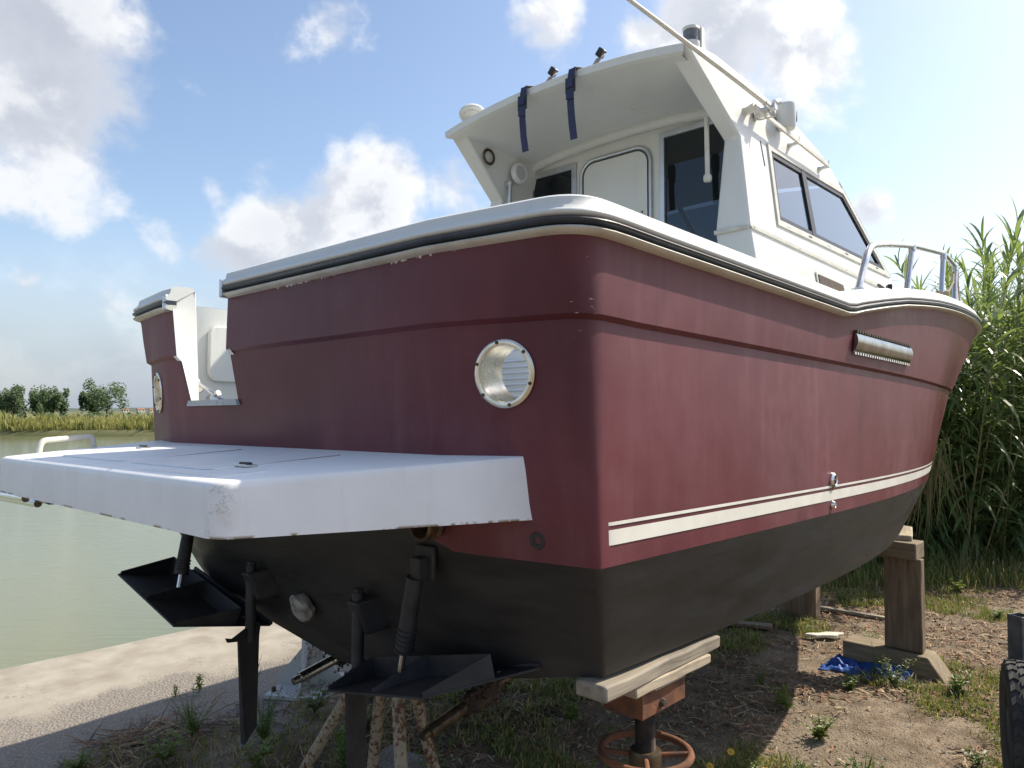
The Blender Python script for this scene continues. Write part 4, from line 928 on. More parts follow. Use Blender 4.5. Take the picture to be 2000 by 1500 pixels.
# side light housing
mb = MB(); mb.lathe([(0, -.075), (.045, -.073), (.052, -.06), (.058, .06), (.056, .072), (.0, .076)], 20, (2.76, -.94, 2.165), (0, 0, 1)); sl_ = part(mb, 'side_light', M['gelcoat'], smooth=40)
mb = MB(); mb.grid([[(2.76 + .0595 * math.cos(a), -.94 + .0595 * math.sin(a), 2.165 + h) for a in np.linspace(rad(-62), rad(8), 8)] for h in (-.028, .04)]); part(mb, 'light_lens', M['teal'], sl_, smooth=60)
mb = MB(); mb.box((2.80, -.96, 2.232), (.012, .01, .012)); part(mb, 'light_screw', M['black_plastic'], sl_)
# stern light on the roof corner
mb = MB(); mb.lathe([(.042, -.01), (.046, 0), (.046, .035), (.038, .036)], 20, (1.90, -.80, 2.295), (0, 0, 1)); mb.lathe([(.040, .098), (.046, .101), (.044, .112), (.02, .118), (0, .119)], 20, (1.90, -.80, 2.295), (0, 0, 1)); mb.box((1.935, -.815, 2.35), (.03, .07, .12)); nl = part(mb, 'stern_light', M['gelcoat'], smooth=35)
mb = MB(); mb.lathe([(.040, .036), (.0405, .05), (.0385, .055), (.0405, .06), (.0385, .068), (.0405, .075), (.040, .098)], 20, (1.90, -.80, 2.295), (0, 0, 1)); part(mb, 'light_lens', M['lens'], nl, smooth=50)
# mushroom aerial on the port side of the roof, lettered round the rim
gc = Vector((2.05, .945, 2.485)); tilt = Vector((.26, .22, 1)).normalized()
mb = MB(); mb.lathe([(0, .042), (.05, .038), (.085, .018), (.094, 0), (.088, -.014), (.05, -.026), (.02, -.03), (.016, -.13)], 36, gc, tilt); ga = part(mb, 'mushroom_aerial', M['gelcoat'], smooth=40)
mb = MB(); mb.tube([(2.055, .95, 2.46), (2.10, .84, 2.24)], .014, 8); mb.box((2.12, .80, 2.235), (.07, .12, .03)); part(mb, 'aerial_post', M['alu'], ga)
mb = MB(); mb.lathe([(0, .002), (.006, .002), (.006, 0)], 10, gc - tilt * .024 + Vector((-.01, -.05, 0)), -tilt); part(mb, 'aerial_port', M['black_plastic'], ga)
ax = -tilt; ex = (Vector((.674, -.739, 0)) - ax * ax.dot(Vector((.674, -.739, 0)))).normalized(); ey = ax.cross(ex)
for k, ch in enumerate('GLOMEX'):
    cu = bpy.data.curves.new('letter', 'FONT'); cu.body = ch; cu.size = .017; cu.extrude = .0004; cu.align_x = 'CENTER'
    a = rad(140 - 17 * k); tmp = bpy.data.objects.new('letter', cu); lm = bpy.data.meshes.new_from_object(tmp); bpy.data.objects.remove(tmp); lm.materials.clear(); lm.materials.append(M['black_plastic']); o = bpy.data.objects.new('letter', lm); COL.objects.link(o); o.parent = ga
    rdir = ex * math.cos(a) + ey * math.sin(a); tdir = rdir.cross(ax) * -1; tdir = -(ax.cross(rdir)) if False else rdir.cross(ax)
    pos = gc - tilt * .0215 + rdir * .060
    o.matrix_local = Matrix(((tdir.x, rdir.x, ax.x, pos.x), (tdir.y, rdir.y, ax.y, pos.y), (tdir.z, rdir.z, ax.z, pos.z), (0, 0, 0, 1)))
# bow rails
for s in (-1, 1):
    yb = lambda X: s * (planw(.905, X) - .13)
    dz = lambda X: zsh(X) + .112
    pth = [(2.60, yb(2.6), dz(2.6)), (2.80, yb(2.8), 1.35), (3.67, yb(3.67), 1.50), (4.62, yb(4.62), 1.615), (5.30, yb(5.3), 1.63), (5.12, yb(5.12), dz(5.12))]
    mb = MB(); mb.tube(arc_path(pth[:2] + [(3.1, yb(3.1), 1.408)] + pth[2:5], .10, 6) , .0185, 12); rl = part(mb, 'bow_rail', M['steel'], smooth=50)
    for (x0, x1, z1) in ((3.49, 3.66, 1.49), (4.46, 4.61, 1.605), (5.12, 5.295, 1.625), (5.62, 5.34, 1.60)):
        mb = MB(); p0 = Vector((x0, yb(x0), dz(x0))); p1 = Vector((x1, yb(x1), z1)); mb.tube([p0, p1], .0185, 10); mb.tube([p0 - Vector((0, 0, .004)), p0 + Vector((0, 0, .012))], .030, 14); mb.tube([p1.lerp(p0, .10), p1.lerp(p0, -.02)], .0225, 10); part(mb, 'stanchion', M['steel'], rl, smooth=50)
    mb = MB(); p0 = Vector(pth[0]); mb.tube([p0 - Vector((0, 0, .004)), p0 + Vector((0, 0, .012))], .032, 14); part(mb, 'rail_foot', M['steel'], rl, smooth=50)
# small hatch in the coachroof side beside the rail foot
mb = MB(); mb.prism([CS(-1, X, z, .002) for X, z in [(2.95, 1.18), (3.35, 1.17), (3.42, 1.21), (3.40, 1.265), (2.95, 1.275)]], (0, -.008, 0)); vp_ = part(mb, 'side_vent', M['rail_white'], bevel=.005)
mb = MB(); mb.prism([CS(-1, X, z, .0115) for X, z in [(2.97, 1.195), (3.34, 1.185), (3.39, 1.213), (3.38, 1.25), (2.97, 1.26)]], (0, -.003, 0)); part(mb, 'vent_opening', M['rust_dark'], vp_)

# ------------------------------------------------------------------ loose things on the boat
def strap(y, lab, tail):
    r = empty('webbing_strap', B2W((1.70, y, 2.30))); tag(r, lab, 'strap', 'webbing straps hanging from the roof edge')
    P = lambda x, yy_, z: B2W((x, yy_, z))
    def ribbon(pts, wd, name, mat, thick=.003, tw=0):
        mb = MB(); rows = []
        for i, (x, dy, z) in enumerate(pts):
            a = tw * i / max(1, len(pts) - 1); c_, s_ = math.cos(a) * wd / 2, math.sin(a) * wd / 2
            rows.append([P(x - s_, y + dy - c_, z), P(x + s_, y + dy + c_, z), P(x + s_ - thick, y + dy + c_, z - .001), P(x - s_ - thick, y + dy - c_, z - .001)])
        mb.grid(rows, cv=True); return mb.build(name, mat, r, smooth=60)
    ze = 2.32 - .075 * abs(y / .86) ** 2.2 + .003
    ribbon([(1.90, -.035, ze + .125), (1.86, -.03, ze + .07), (1.80, -.02, ze + .012), (1.74, -.01, ze + .006), (1.692, 0, ze - .004)], .052, 'strap_lead', M['tan'], tw=.5)
    ribbon([(1.690, 0, ze - .002), (1.682, .002, ze - .05), (1.676, .003, ze - .11)], .048, 'strap_top', M['navy'])
    ribbon([(1.676, .003, ze - .10), (1.678, .004, ze - .2), (1.682, -.002, ze - .3), (1.690, -.010, ze - tail)], .046, 'strap_tail', M['navy'])
    mb = MB(); mb.box(P(1.674, y + .003, ze - .10), (.012, .066, .085)); bk_ = mb.build('buckle', M['black_plastic'], r, bevel=.004)
    mb = MB(); mb.box(P(1.664, y + .003, ze - .095), (.010, .050, .045)); mb.box(P(1.668, y + .002, ze - .155), (.008, .054, .05)); mb.build('buckle_lever', M['navy'], bk_, bevel=.004)
    mb = MB(); mb.box(P(1.905, y - .036, ze + .15), (.035, .045, .05), Matrix.Rotation(.75, 3, 'X')); hk = mb.build('hook', M['black_plastic'], r, bevel=.006)
    mb = MB(); mb.tube([P(1.90, y - .070, ze + .135), P(1.895, y - .036, ze + .115), P(1.90, y - .004, ze + .15)], .004, 6); mb.build('hook_wire', M['chrome'], hk)
strap(.155, 'navy webbing strap with buckle hanging from the roof edge beside the mushroom aerial', .385)
strap(-.195, 'navy webbing strap with buckle hanging from the roof edge above the panel door', .40)
rp = empty('mooring_rope', B2W((4.46, -1.32, 1.215))); tag(rp, 'beige rope coiled round a bow rail stanchion', 'rope')
mb = MB(); pts = []
for k in range(90):
    a = k * .42; rr_ = .045 + .010 * math.sin(k * .9); c_ = Vector((4.47, -(planw(.905, 4.47) - .14), 1.225 + k * .0009 + .008 * math.sin(k * 1.7)))
    pts.append(B2W(c_ + Vector((math.cos(a) * rr_, math.sin(a) * rr_, 0))))
mb.tube(pts, .012, 7); mb.build('coil', M['rope'], rp, smooth=60)
mb = MB(); mb.tube([B2W((4.55, -1.30, 1.28)), B2W((4.85, -1.29, 1.34)), B2W((5.15, -1.27, 1.48)), B2W((5.26, -1.25, 1.58))], .009, 7); mb.build('rope_end', M['rope'], rp, smooth=60)

# ------------------------------------------------------------------ supports under the boat (world frame, metres from the ground up)
def thing_box(name, lab, cat, c, size, mat, rot=None, bevel=.012, group=None, rough=.006):
    mb = MB(); nx, ny, nz = [max(2, int(s_ / .06) + 1) for s_ in size]
    bm = bmesh.new(); bmesh.ops.create_cube(bm, size=1); bmesh.ops.subdivide_edges(bm, edges=bm.edges[:], cuts=5, use_grid_fill=True)
    for v_ in bm.verts:
        p = Vector((v_.co.x * size[0], v_.co.y * size[1], v_.co.z * size[2])); k = Vector((p.x + c[0] * 3, p.y + c[1], p.z))
        p += Vector((noise.noise(k * 9), noise.noise(k * 9 + Vector((4, 4, 4))), noise.noise(k * 9 + Vector((9, 1, 3))))) * rough; v_.co = p
    me = bpy.data.meshes.new(name); bm.to_mesh(me); bm.free(); me.materials.append(mat); me.shade_smooth(); me.set_sharp_from_angle(angle=rad(40))
    o = bpy.data.objects.new(name, me); COL.objects.link(o); o.location = c
    if rot is not None: o.rotation_euler = rot
    if bevel: md = o.modifiers.new('edge', 'BEVEL'); md.width = bevel; md.segments = 2; md.limit_method = 'ANGLE'; md.angle_limit = rad(45)
    return tag(o, lab, cat, group)
TR = -.0107       # the boat's trim, followed by the planks it stands on
pz = B2W((.75, -1.3, -.385)).z
thing_box('support_plank', 'thick weathered grey plank pressed under the stern corner of the hull', 'plank', (.695, -1.305, pz - .030), (.74, .115, .046), M['wood_grey_y'], (.0, .011, .02))
thing_box('support_board', 'narrow pale board between the thick plank and the rusty jack head', 'board', (.735, -1.315, pz - .070), (.48, .10, .034), M['wood_pale'], (0, .011, .0))
jr = empty('screw_jack', (.69, -1.255, 0)); tag(jr, 'rusty screw jack with a round handwheel under the stern corner', 'jack')
jx, jy, jt = .69, -1.27, pz - .090
mb = MB(); mb.prism([(jx - .135, jy - .075, jt), (jx + .135, jy - .075, jt), (jx + .135, jy + .075, jt), (jx - .135, jy + .075, jt)], (0, 0, -.012)); mb.box((jx, jy - .072, jt - .042), (.27, .009, .085)); mb.box((jx, jy + .072, jt - .042), (.27, .009, .085)); mb.box((jx - .132, jy, jt - .042), (.009, .14, .080)); mb.box((jx + .132, jy, jt - .042), (.009, .14, .080)); jh = mb.build('jack_head', M['rust'], jr, bevel=.004)
mb = MB(); mb.lathe([(0, .014), (.012, .013), (.016, 0)], 6, (jx - .02, jy - .077, jt - .055), (0, -1, 0)); mb.build('bolt', M['rust_dark'], jh)
mb = MB(); mb.box((jx + .03, jy - .079, jt + .012), (.19, .006, .036)); mb.build('head_shim', M['alu'], jh)
mb = MB(); prof = []; z = jt - .08
while z > .70: prof += [(.0300, z), (.0345, z - .0025), (.0300, z - .005)]; z -= .006
mb.lathe(prof + [(.030, .50)], 28, (jx, jy, 0), (0, 0, 1)); mb.build('screw', M['rust_dark'], jr, smooth=25)
wz = .805
mb = MB(); mb.lathe([(.033, .03), (.050, .03), (.055, .02), (.055, -.04), (.046, -.05), (.044, -.2)], 26, (jx, jy, wz - .02), (0, 0, 1)); hub = mb.build('nut', M['bronze'], jr, smooth=35)
mb = MB(); mb.tube([(jx + .150 * math.cos(a), jy + .150 * math.sin(a), wz) for a in np.linspace(0, 2 * math.pi, 41)], 0.0125, 10, caps=False); hw_ = mb.build('handwheel', M['rust'], jr, smooth=50)
for a in (rad(35), rad(125), rad(215), rad(305)):
    mb = MB(); mb.tube([(jx + .05 * math.cos(a), jy + .05 * math.sin(a), wz - .008), (jx + .148 * math.cos(a), jy + .148 * math.sin(a), wz)], .0095, 8); mb.build('spoke', M['rust'], hw_, smooth=50)
mb = MB(); mb.tube([(jx, jy, .68), (jx, jy, .05)], .045, 20); mb.build('column', M['rust'], jr, smooth=40)
for a in (rad(30), rad(150), rad(270)):
    mb = MB(); d = Vector((math.cos(a), math.sin(a), 0)); mb.tube([Vector((jx, jy, .50)) + d * .05, Vector((jx, jy, .02)) + d * .36], .020, 8); mb.build('leg', M['rust'], jr, smooth=40)
mb = MB(); mb.lathe([(0, .02), (.2, .02), (.2, 0)], 24, (jx, jy, .005), (0, 0, 1)); mb.build('base_plate', M['rust'], jr)

# timber stand farther forward: base block, post, cross block, wedge
bz = ground_z(4.72, -.95)
blk_ = MB(); blk_.prism([(4.63, -.56, bz - .03), (4.63, -1.30, bz - .03), (4.63, -1.16, bz + .165), (4.63, -.56, bz + .175)], (.24, 0, 0)); o = blk_.build('base_timber', M['wood_beam'], bevel=.012); tag(o, 'heavy brown timber with one sloping end lying under the forward post', 'timber')
thing_box('post_timber', 'broad upright brown timber post under the forward part of the hull', 'post', (4.73, -.985, .505), (.085, .262, .685), M['wood_post'], (.0, .0, -.03), .008)
thing_box('cross_timber', 'short thick timber laid across the top of the forward post', 'timber', (4.74, -.90, .910), (.20, .40, .125), M['wood_beam'], (.02, 0, -.03), .010)
thing_box('wedge_board', 'thin pale topped board on the cross timber against the hull', 'board', (4.86, -.84, 1.005), (.36, .34, .045), M['wood_pale'], (.03, -.07, .25), .008)
thing_box('keel_block', 'dark timber block standing under the keel near the forward post', 'block', (5.70, .20, .22), (.18, .34, .50), M['wood_post'], (0, 0, .12), .012)
thing_box('keel_pad', 'flat timber pad on the dark block right under the keel', 'block', (5.6, .10, .57), (.34, .40, .20), M['wood_beam'], (0, 0, .1), .012)
thing_box('ground_board', 'long thin weathered board lying on the dirt behind the post', 'board', (6.02, -.12, .035), (.10, .82, .028), M['wood_grey_y'], (.05, .12, .22), .004)
thing_box('flat_board', 'dark flat board lying in the shade under the hull', 'board', (4.95, .55, .03), (.14, .75, .03), M['wood_post'], (0, .06, .35), .004)

# steel trestle under the keel
tr = empty('keel_trestle', (.65, .25, 0)); tag(tr, 'rusty cream pipe trestle under the keel behind the rudders', 'trestle')
kz = B2W((.55, 0, -.62)).z
legs = [((.56, .06, kz - .03), (.46, .66, .0)), ((.60, .02, kz - .03), (.70, .27, 0)), ((.66, -.05, kz - .03), (.95, -.03, .0)), ((.60, -.06, kz - .03), (.38, -.42, 0))]
for a, b2 in legs:
    mb = MB(); mb.tube([a, b2], .027, 12); mb.build('leg', M['cream_rusty'], tr, smooth=50)
def lp(i, u): return Vector(legs[i][0]).lerp(Vector(legs[i][1]), u)
for i, j, u in ((0, 1, .72), (1, 2, .66), (2, 3, .7), (0, 3, .8), (0, 2, .86)):
    mb = MB(); mb.tube([lp(i, u), lp(j, u + .04)], .020, 8); mb.build('brace', M['cream_rusty'], tr, smooth=50)
mb = MB(); mb.box((.60, 0, kz - .016), (.26, .22, .022)); mb.build('head_plate', M['cream_rusty'], tr, bevel=.004)
for k, (x, y, a, sx_, sy_, lab) in enumerate(((1.05, .52, .3, .42, .30, 'flat grey slab of stone lying between the trestle legs'),)):
    thing_box('stone_slab', lab, 'slab', (x, y, .035), (sx_, sy_, .055), M['concrete'], (.06, -.05, a), .008, None, .02)

# white steel column with gusset plates on the quay edge of the dirt
cl = empty('steel_column', (1.54, 1.98, 0)); tag(cl, 'white rust stained steel column with gusset plates and square base behind the stern', 'column')
cx, cy = 1.50, 1.98
mb = MB(); mb.lathe([(0, .55), (.066, .55), (.066, .03)], 24, (cx, cy, 0), (0, 0, 1)); mb.build('tube', M['white_rusty'], cl, smooth=40)
mb = MB(); mb.box((cx, cy, .030), (.52, .44, .026), Matrix.Rotation(.55, 3, 'Z')); mb.build('base_plate', M['white_rusty'], cl, bevel=.003)
for k in range(4):
    a = .55 + k * math.pi / 2 + .1; d = Vector((math.cos(a), math.sin(a), 0)); n_ = Vector((-d.y, d.x, 0)) * .006
    p = [Vector((cx, cy, .043)) + d * .06, Vector((cx, cy, .043)) + d * .24, Vector((cx, cy, .075)) + d * .24, Vector((cx, cy, .30)) + d * .06]
    mb = MB(); mb.prism([x_ - n_ for x_ in p], n_ * 2); mb.build('gusset', M['white_rusty'], cl)
for k in range(4):
    a = .55 + math.pi / 4 + k * math.pi / 2; mb = MB(); mb.lathe([(0, .03), (.016, .03), (.016, 0)], 6, (cx + .26 * math.cos(a), cy + .26 * math.sin(a), .043), (0, 0, 1)); mb.build('bolt', M['rust_dark'], cl)

# blue tarpaulin crumpled against the base timber
mb = MB(); rows = []
for i in range(34):
    r = []
    for j in range(22):
        u, v_ = i / 33, j / 21; y = lerp(-.46, -1.06, u); x = lerp(4.36, 4.64, v_) + .05 * math.sin(u * 7) * (1 - v_)
        h = .012 + .085 * abs(fbm(u * 3, v_ * 2, 1.3, 3)) + .05 * max(0, v_ - .4) + .02 * fbm(u * 9, v_ * 7, 1, 3)
        e = min(u, 1 - u, v_) * 6; r.append((x + .03 * fbm(u * 4, v_ * 4), y + .03 * fbm(u * 4 + 5, v_ * 4), ground_z(x, y) + max(.006, h * min(1, .25 + e))))
    rows.append(r)
mb.grid(rows); o = mb.build('tarpaulin', M['blue_tarp'], smooth=180); tag(o, 'crumpled blue tarpaulin lying against the base timber', 'tarpaulin')
md = o.modifiers.new('cloth', 'SOLIDIFY'); md.thickness = .003
mb = MB(); pr2_ = [(math.cos(a) * (.16 + .03 * math.sin(3 * a)), math.sin(a) * (.05 + .01 * math.cos(5 * a))) for a in np.linspace(0, 2 * math.pi, 25)[:-1]]
rot = Matrix.Rotation(-.75, 2); z0 = ground_z(5.15, -.2) + .03
mb.prism([(5.15 + (rot @ Vector(p)).x, -.24 + (rot @ Vector(p)).y, z0) for p in pr2_], (0, 0, .022)); o = mb.build('white_scrap', M['foam_white'], bevel=.008); tag(o, 'flat white scrap lying in the grass beyond the tarpaulin', 'scrap')

# trailer at the edge of the picture: wheel, square post, chassis
tw = vp(2.605, 3.88, .335); tl = empty('trailer', (tw.x, tw.y, 0)); tag(tl, 'grey trailer with worn tyre and open square post, cut by the frame edge', 'trailer')
axw = (R2 * .88 - F2 * .475).normalized()
prof = [(.19, -.085), (.235, -.098), (.285, -.104), (.315, -.098), (.326, -.088), (.331, -.06), (.333, 0), (.331, .06), (.326, .088), (.315, .098), (.285, .104), (.235, .098), (.19, .085)]
mb = MB(); mb.lathe(prof, 64, tw, axw); ty = mb.build('tyre', M['tyre'], tl, smooth=40)
bx = axw.cross(Vector((0, 0, 1))).normalized(); bz_ = Vector((0, 0, 1))
blkm = None
for row, (h0, h1) in enumerate(((-.090, -.050), (-.042, -.004), (.004, .042), (.050, .090))):
    for k in range(30):
        a0 = (k + .5 * (row % 2)) * 2 * math.pi / 30; da = 2 * math.pi / 30; pts = []
        for (ha, fa) in ((h0, .10), (h0, .60), ((h0 + h1) / 2, .92), (h1, .60), (h1, .10), ((h0 + h1) / 2, .38)):
            a = a0 + da * fa; R_ = .341 if abs(ha) < .07 else .335; pts.append((a, ha, R_))
        tp = [tw + axw * ha + (bx * math.cos(a) + bz_ * math.sin(a)) * R_ for a, ha, R_ in pts]; lw = [tw + axw * ha + (bx * math.cos(a) + bz_ * math.sin(a)) * .325 for a, ha, R_ in pts]
        mb = MB(); mb.grid([lw, tp], cv=True); mb.add(tp, [(0, 1, 2, 5), (5, 2, 3, 4)]); mb.build('tread_block', M['tyre'], ty)
mb = MB(); mb.lathe([(.03, .03), (.10, .03), (.12, .05), (.185, .06), (.195, .085)], 32, tw, -axw); mb.lathe([(.03, .03), (.10, .03), (.12, .05), (.185, .06), (.195, .085)], 32, tw, axw); mb.build('rim', M['trailer_steel'], tl, smooth=40)
pc = vp(2.72, 4.10); yaw_p = Matrix.Rotation(math.atan2(R2.y, R2.x) + .35, 3, 'Z'); wv = .042
ring_o = [yaw_p @ Vector((x, y, 0)) for x, y in ((-wv, -wv), (wv, -wv), (wv, wv), (-wv, wv))]; ring_i = [p * .86 for p in ring_o]
mb = MB(); lo_z, hi_z = .46, .86; P_ = lambda v_, z: Vector((pc.x, pc.y, z)) + v_
mb.grid([[P_(p, lo_z) for p in ring_i], [P_(p, lo_z) for p in ring_o], [P_(p, hi_z) for p in ring_o], [P_(p, hi_z) for p in ring_i], [P_(p, hi_z - .25) for p in ring_i]], cv=True); mb.build('square_post', M['trailer_steel'], tl, bevel=.003)
mb = MB(); c_ = P_(R2 * .50, .66); mb.box(c_, (.90, .06, .10), Matrix.Rotation(math.atan2(R2.y, R2.x), 3, 'Z')); mb.tube([vp(3.7, 4.1, .62), vp(6.2, 5.2, .62)], .045, 6); mb.tube([tw, tw + axw * 1.3], .03, 10); mb.build('chassis', M['trailer_steel'], tl, bevel=.004)
tw2 = tw + axw * 1.3
mb = MB(); mb.lathe(prof, 48, tw2, axw); mb.build('tyre', M['tyre'], tl, smooth=40)

# ------------------------------------------------------------------ giant reeds beside the bow
def cane_mesh(seed, H, dry=False):
    rs = random.Random(seed); V = []; Fc = []; n = int(H / .05)
    a0 = rs.uniform(0, 6.28); lean = (rs.uniform(-.10, .10), rs.uniform(-.10, .10))
    def axis_pt(u): return Vector((lean[0] * H * u * u, lean[1] * H * u * u, H * u))
    for k in range(n):
        u = .12 + .88 * (k / (n - 1)); p = axis_pt(u); a = a0 + (k % 2) * math.pi + rs.gauss(0, .9)
        Lf = rs.uniform(.50, .86) * (1.0 if u < .85 else .8); wd = rs.uniform(.014, .027); el = lerp(.45, 1.15, u ** 4) + rs.gauss(0, .25)
        droop = rs.uniform(.6, 1.9) * (1.1 - .5 * u ** 3)
        d = Vector((math.cos(a), math.sin(a), 0)); sd_ = Vector((-d.y, d.x, 0)); q_ = p.copy(); o = len(V); seg = 5
        for j in range(seg + 1):
            f = j / seg; w_ = wd * (math.sin(math.pi * min(1, f * .82 + .16)) ** .7) if j < seg else .001
            V.append(tuple(q_ - sd_ * w_ + Vector((0, 0, w_ * .35)))); V.append(tuple(q_ + sd_ * w_ + Vector((0, 0, w_ * .35))))
            e = el - droop * f; q_ = q_ + (d * math.cos(e) + Vector((0, 0, math.sin(e)))) * (Lf / seg)
        Fc += [(o + 2 * j, o + 2 * j + 1, o + 2 * j + 3, o + 2 * j + 2) for j in range(seg)]
    me = bpy.data.meshes.new('leaves'); me.from_pydata(V, [], Fc); me.materials.append(M['cane_dry'] if dry else M['cane_leaf'])
    sm = MB(); sm.tube([axis_pt(u) for u in (0, .25, .5, .75, .97)], [.013, .012, .010, .007, .003], 6, caps=False)
    ms = bpy.data.meshes.new('stem'); ms.from_pydata(sm.v, [], sm.f); ms.materials.append(M['cane_stem']); return ms, me
CANES = [cane_mesh(100 + k, H) for k, H in enumerate((4.3, 3.9, 3.4, 4.6, 3.0, 2.4, 3.7, 2.0))] + [cane_mesh(130, 3.6, True), cane_mesh(131, 1.5), cane_mesh(132, 1.2)]
CL = []
for k in range(64):
    d = 9.6 + 4.4 * random.random() ** 1.2; r = random.uniform(4.5, 10.0) * d / 11.0; CL.append((r, d) if k % 2 else (d * random.uniform(.49, .70), d))
for k in range(298):
    r0, d0 = CL[k % 64]; a = random.uniform(0, 6.28); q_ = random.random() ** .6 * .38; d = d0 + math.sin(a) * q_; r = r0 + math.cos(a) * q_
    px_ = 1000 + 1480 * r / d; front = d < 10.5
    idx = random.choice((9, 10, 5, 7, 7, 4)) if (front and random.random() < .60) else random.choice((0, 1, 2, 3, 6, 4, 1, 6, 2, 8 if random.random() < .4 else 1))
    if px_ < 1850 and idx in (0, 3): idx = 2
    p = vp(r, d); ms, ml = CANES[idx]
    o = bpy.data.objects.new('giant_reed', ms); COL.objects.link(o); s_ = random.uniform(.76, .96) * (.94 if px_ < 1830 else 1.0)
    ln_ = (R2 * math.cos(a) + F2 * math.sin(a)) * q_ * random.uniform(.3, 1.0) + Vector((random.gauss(0, .05), random.gauss(0, .05), 0))
    o.location = (p.x, p.y, ground_z(p.x, p.y) - .03); qt = Vector((0, 0, 1)).rotation_difference(Vector((ln_.x, ln_.y, 1)).normalized()) @ Matrix.Rotation(random.uniform(0, 6.28), 3, 'Z').to_quaternion()
    o.rotation_euler = qt.to_euler(); o.scale = (s_,) * 3
    lab = {8: 'withered brown cane standing among the green canes of the thicket', 9: 'short young cane at the front foot of the reed thicket', 10: 'short young cane at the front foot of the reed thicket', 5: 'half height leafy cane in the reed thicket', 7: 'half height leafy cane in the reed thicket'}.get(idx, 'tall leafy green cane in the dense reed thicket beyond the bow')
    tag(o, lab, 'reed', 'canes of the reed thicket' if idx not in (5, 7, 8, 9, 10) else ('dry canes in the thicket' if idx == 8 else 'young canes of the thicket' if idx > 8 else 'half height canes of the thicket'))
    lf = bpy.data.objects.new('leaves', ml); COL.objects.link(lf); lf.parent = o
# dry hanging fronds by the stem of the boat
V = []; Fc = []
dry0 = vp(4.95, 8.9)
for k in range(75):
    a = random.gauss(-.12, .30); L_ = random.uniform(.4, 1.0); x0 = dry0 + R2 * random.gauss(0, .10) + F2 * random.uniform(-.15, .3); z0 = random.uniform(1.35, 1.65); w_ = random.uniform(.006, .014); o = len(V)
    for j in range(5):
        f = j / 4; p = x0 + R2 * (math.sin(a) * L_ * f * .8) + Vector((0, 0, z0 - L_ * f * (1.0 if j else 0))); V += [tuple(p - R2 * w_ * (1 - f * .8)), tuple(p + R2 * w_ * (1 - f * .8))]
    Fc += [(o + 2 * j, o + 2 * j + 1, o + 2 * j + 3, o + 2 * j + 2) for j in range(4)]
dr = raw('dry_frond', V, Fc, [M['cane_dry'], M['grass']], [0 if random.random() < .55 else 1 for _ in Fc]); tag(dr, 'withered brown cane fronds hanging down beside the boat stem', 'frond')
# undergrowth at the foot of the reeds
def underpos(i):
    d = random.uniform(8.3, 11.0); r = random.uniform(3.6, 9.5) * d / 9.6; p = vp(r, d); return p.x, p.y, ground_z(p.x, p.y), .6 + 1.1 * max(0, (d - 8.3) / 2.4) * random.random()
V, Fc = blades(9000, underpos, .16, .50, .007, .9); tag(raw('undergrowth', V, Fc, [M['grass'], M['grass_dry']], [0 if random.random() < .8 else 1 for _ in range(len(Fc))]), 'tangled green undergrowth at the foot of the reed thicket', 'undergrowth', kind='stuff')

# ------------------------------------------------------------------ ground cover
def in_post(x, y): return (4.6 < x < 4.9 and -1.32 < y < -.53)
def tuftpos(region):
    x0, x1, y0, y1, thr, sc = region
    cen = []
    while len(cen) < 1250:
        x, y = random.uniform(x0, x1), random.uniform(y0, y1)
        if fbm(x, y, .9) + .35 * fbm(x, y, 2.7) > thr and not in_post(x, y): cen.append((x, y, random.uniform(.5, 1.25)))
    def f(i):
        x, y, s_ = random.choice(cen); a = random.gauss(0, .055) ; b2 = random.gauss(0, .055); return x + a, y + b2, ground_z(x + a, y + b2) - .004, s_ * sc
    return f
V, Fc = blades(84000, tuftpos((1.6, 8.8, -3.6, 1.5, -.14, 1)), .02, .09, .0042, 1.2)
mi = []
for k in range(0, len(Fc), 2): c_ = 0 if random.random() < .72 else 1; mi += [c_, c_]
tag(raw('ground_grass', V, Fc, [M['grass'], M['grass_dry']], mi), 'short patchy grass scattered over the dirt', 'grass', kind='stuff')
V, Fc = blades(2600, tuftpos((-.4, 2.2, .5, 1.95, -.05, 1)), .03, .13, .003, 1.1)
tag(raw('stern_grass', V, Fc, [M['grass'], M['grass_dry']], [0 if (k // 2) % 3 else 1 for k in range(len(Fc))]), 'grass and runners growing in the shade under the stern', 'grass', kind='stuff')
def litter(n, region, lmin, lmax, wd, thr):
    V = []; Fc = []; x0, x1, y0, y1 = region
    k = 0
    while k < n:
        x, y = random.uniform(x0, x1), random.uniform(y0, y1)
        if fbm(x + 40, y, .8) + .3 * fbm(x, y, 3) < thr + random.gauss(0, .15) or in_post(x, y): continue
        k += 1; a = random.uniform(0, 6.28); L_ = random.uniform(lmin, lmax); w_ = wd * random.uniform(.5, 1.6); z = ground_z(x, y) + random.uniform(.002, .014); d = Vector((math.cos(a), math.sin(a), random.gauss(0, .12))); n_ = Vector((-d.y, d.x, random.gauss(0, .4))).normalized() * w_
        p = Vector((x, y, z)); m_ = p + d * L_ * .5 + Vector((0, 0, random.uniform(0, .012))) + n_ * random.gauss(0, 3); e = p + d * L_; e.z = max(e.z, ground_z(e.x, e.y) + .002); o = len(V)
        V += [tuple(p - n_), tuple(p + n_), tuple(m_ + n_), tuple(m_ - n_), tuple(e + n_ * .4), tuple(e - n_ * .4)]; Fc += [(o, o + 1, o + 2, o + 3), (o + 3, o + 2, o + 4, o + 5)]
    return V, Fc
V, Fc = litter(15000, (1.3, 9.0, -3.8, 1.7), .03, .14, .0036, -.22); mi = []
for k in range(0, len(Fc), 2): c_ = random.choice((0, 0, 1, 1, 2)); mi += [c_, c_]
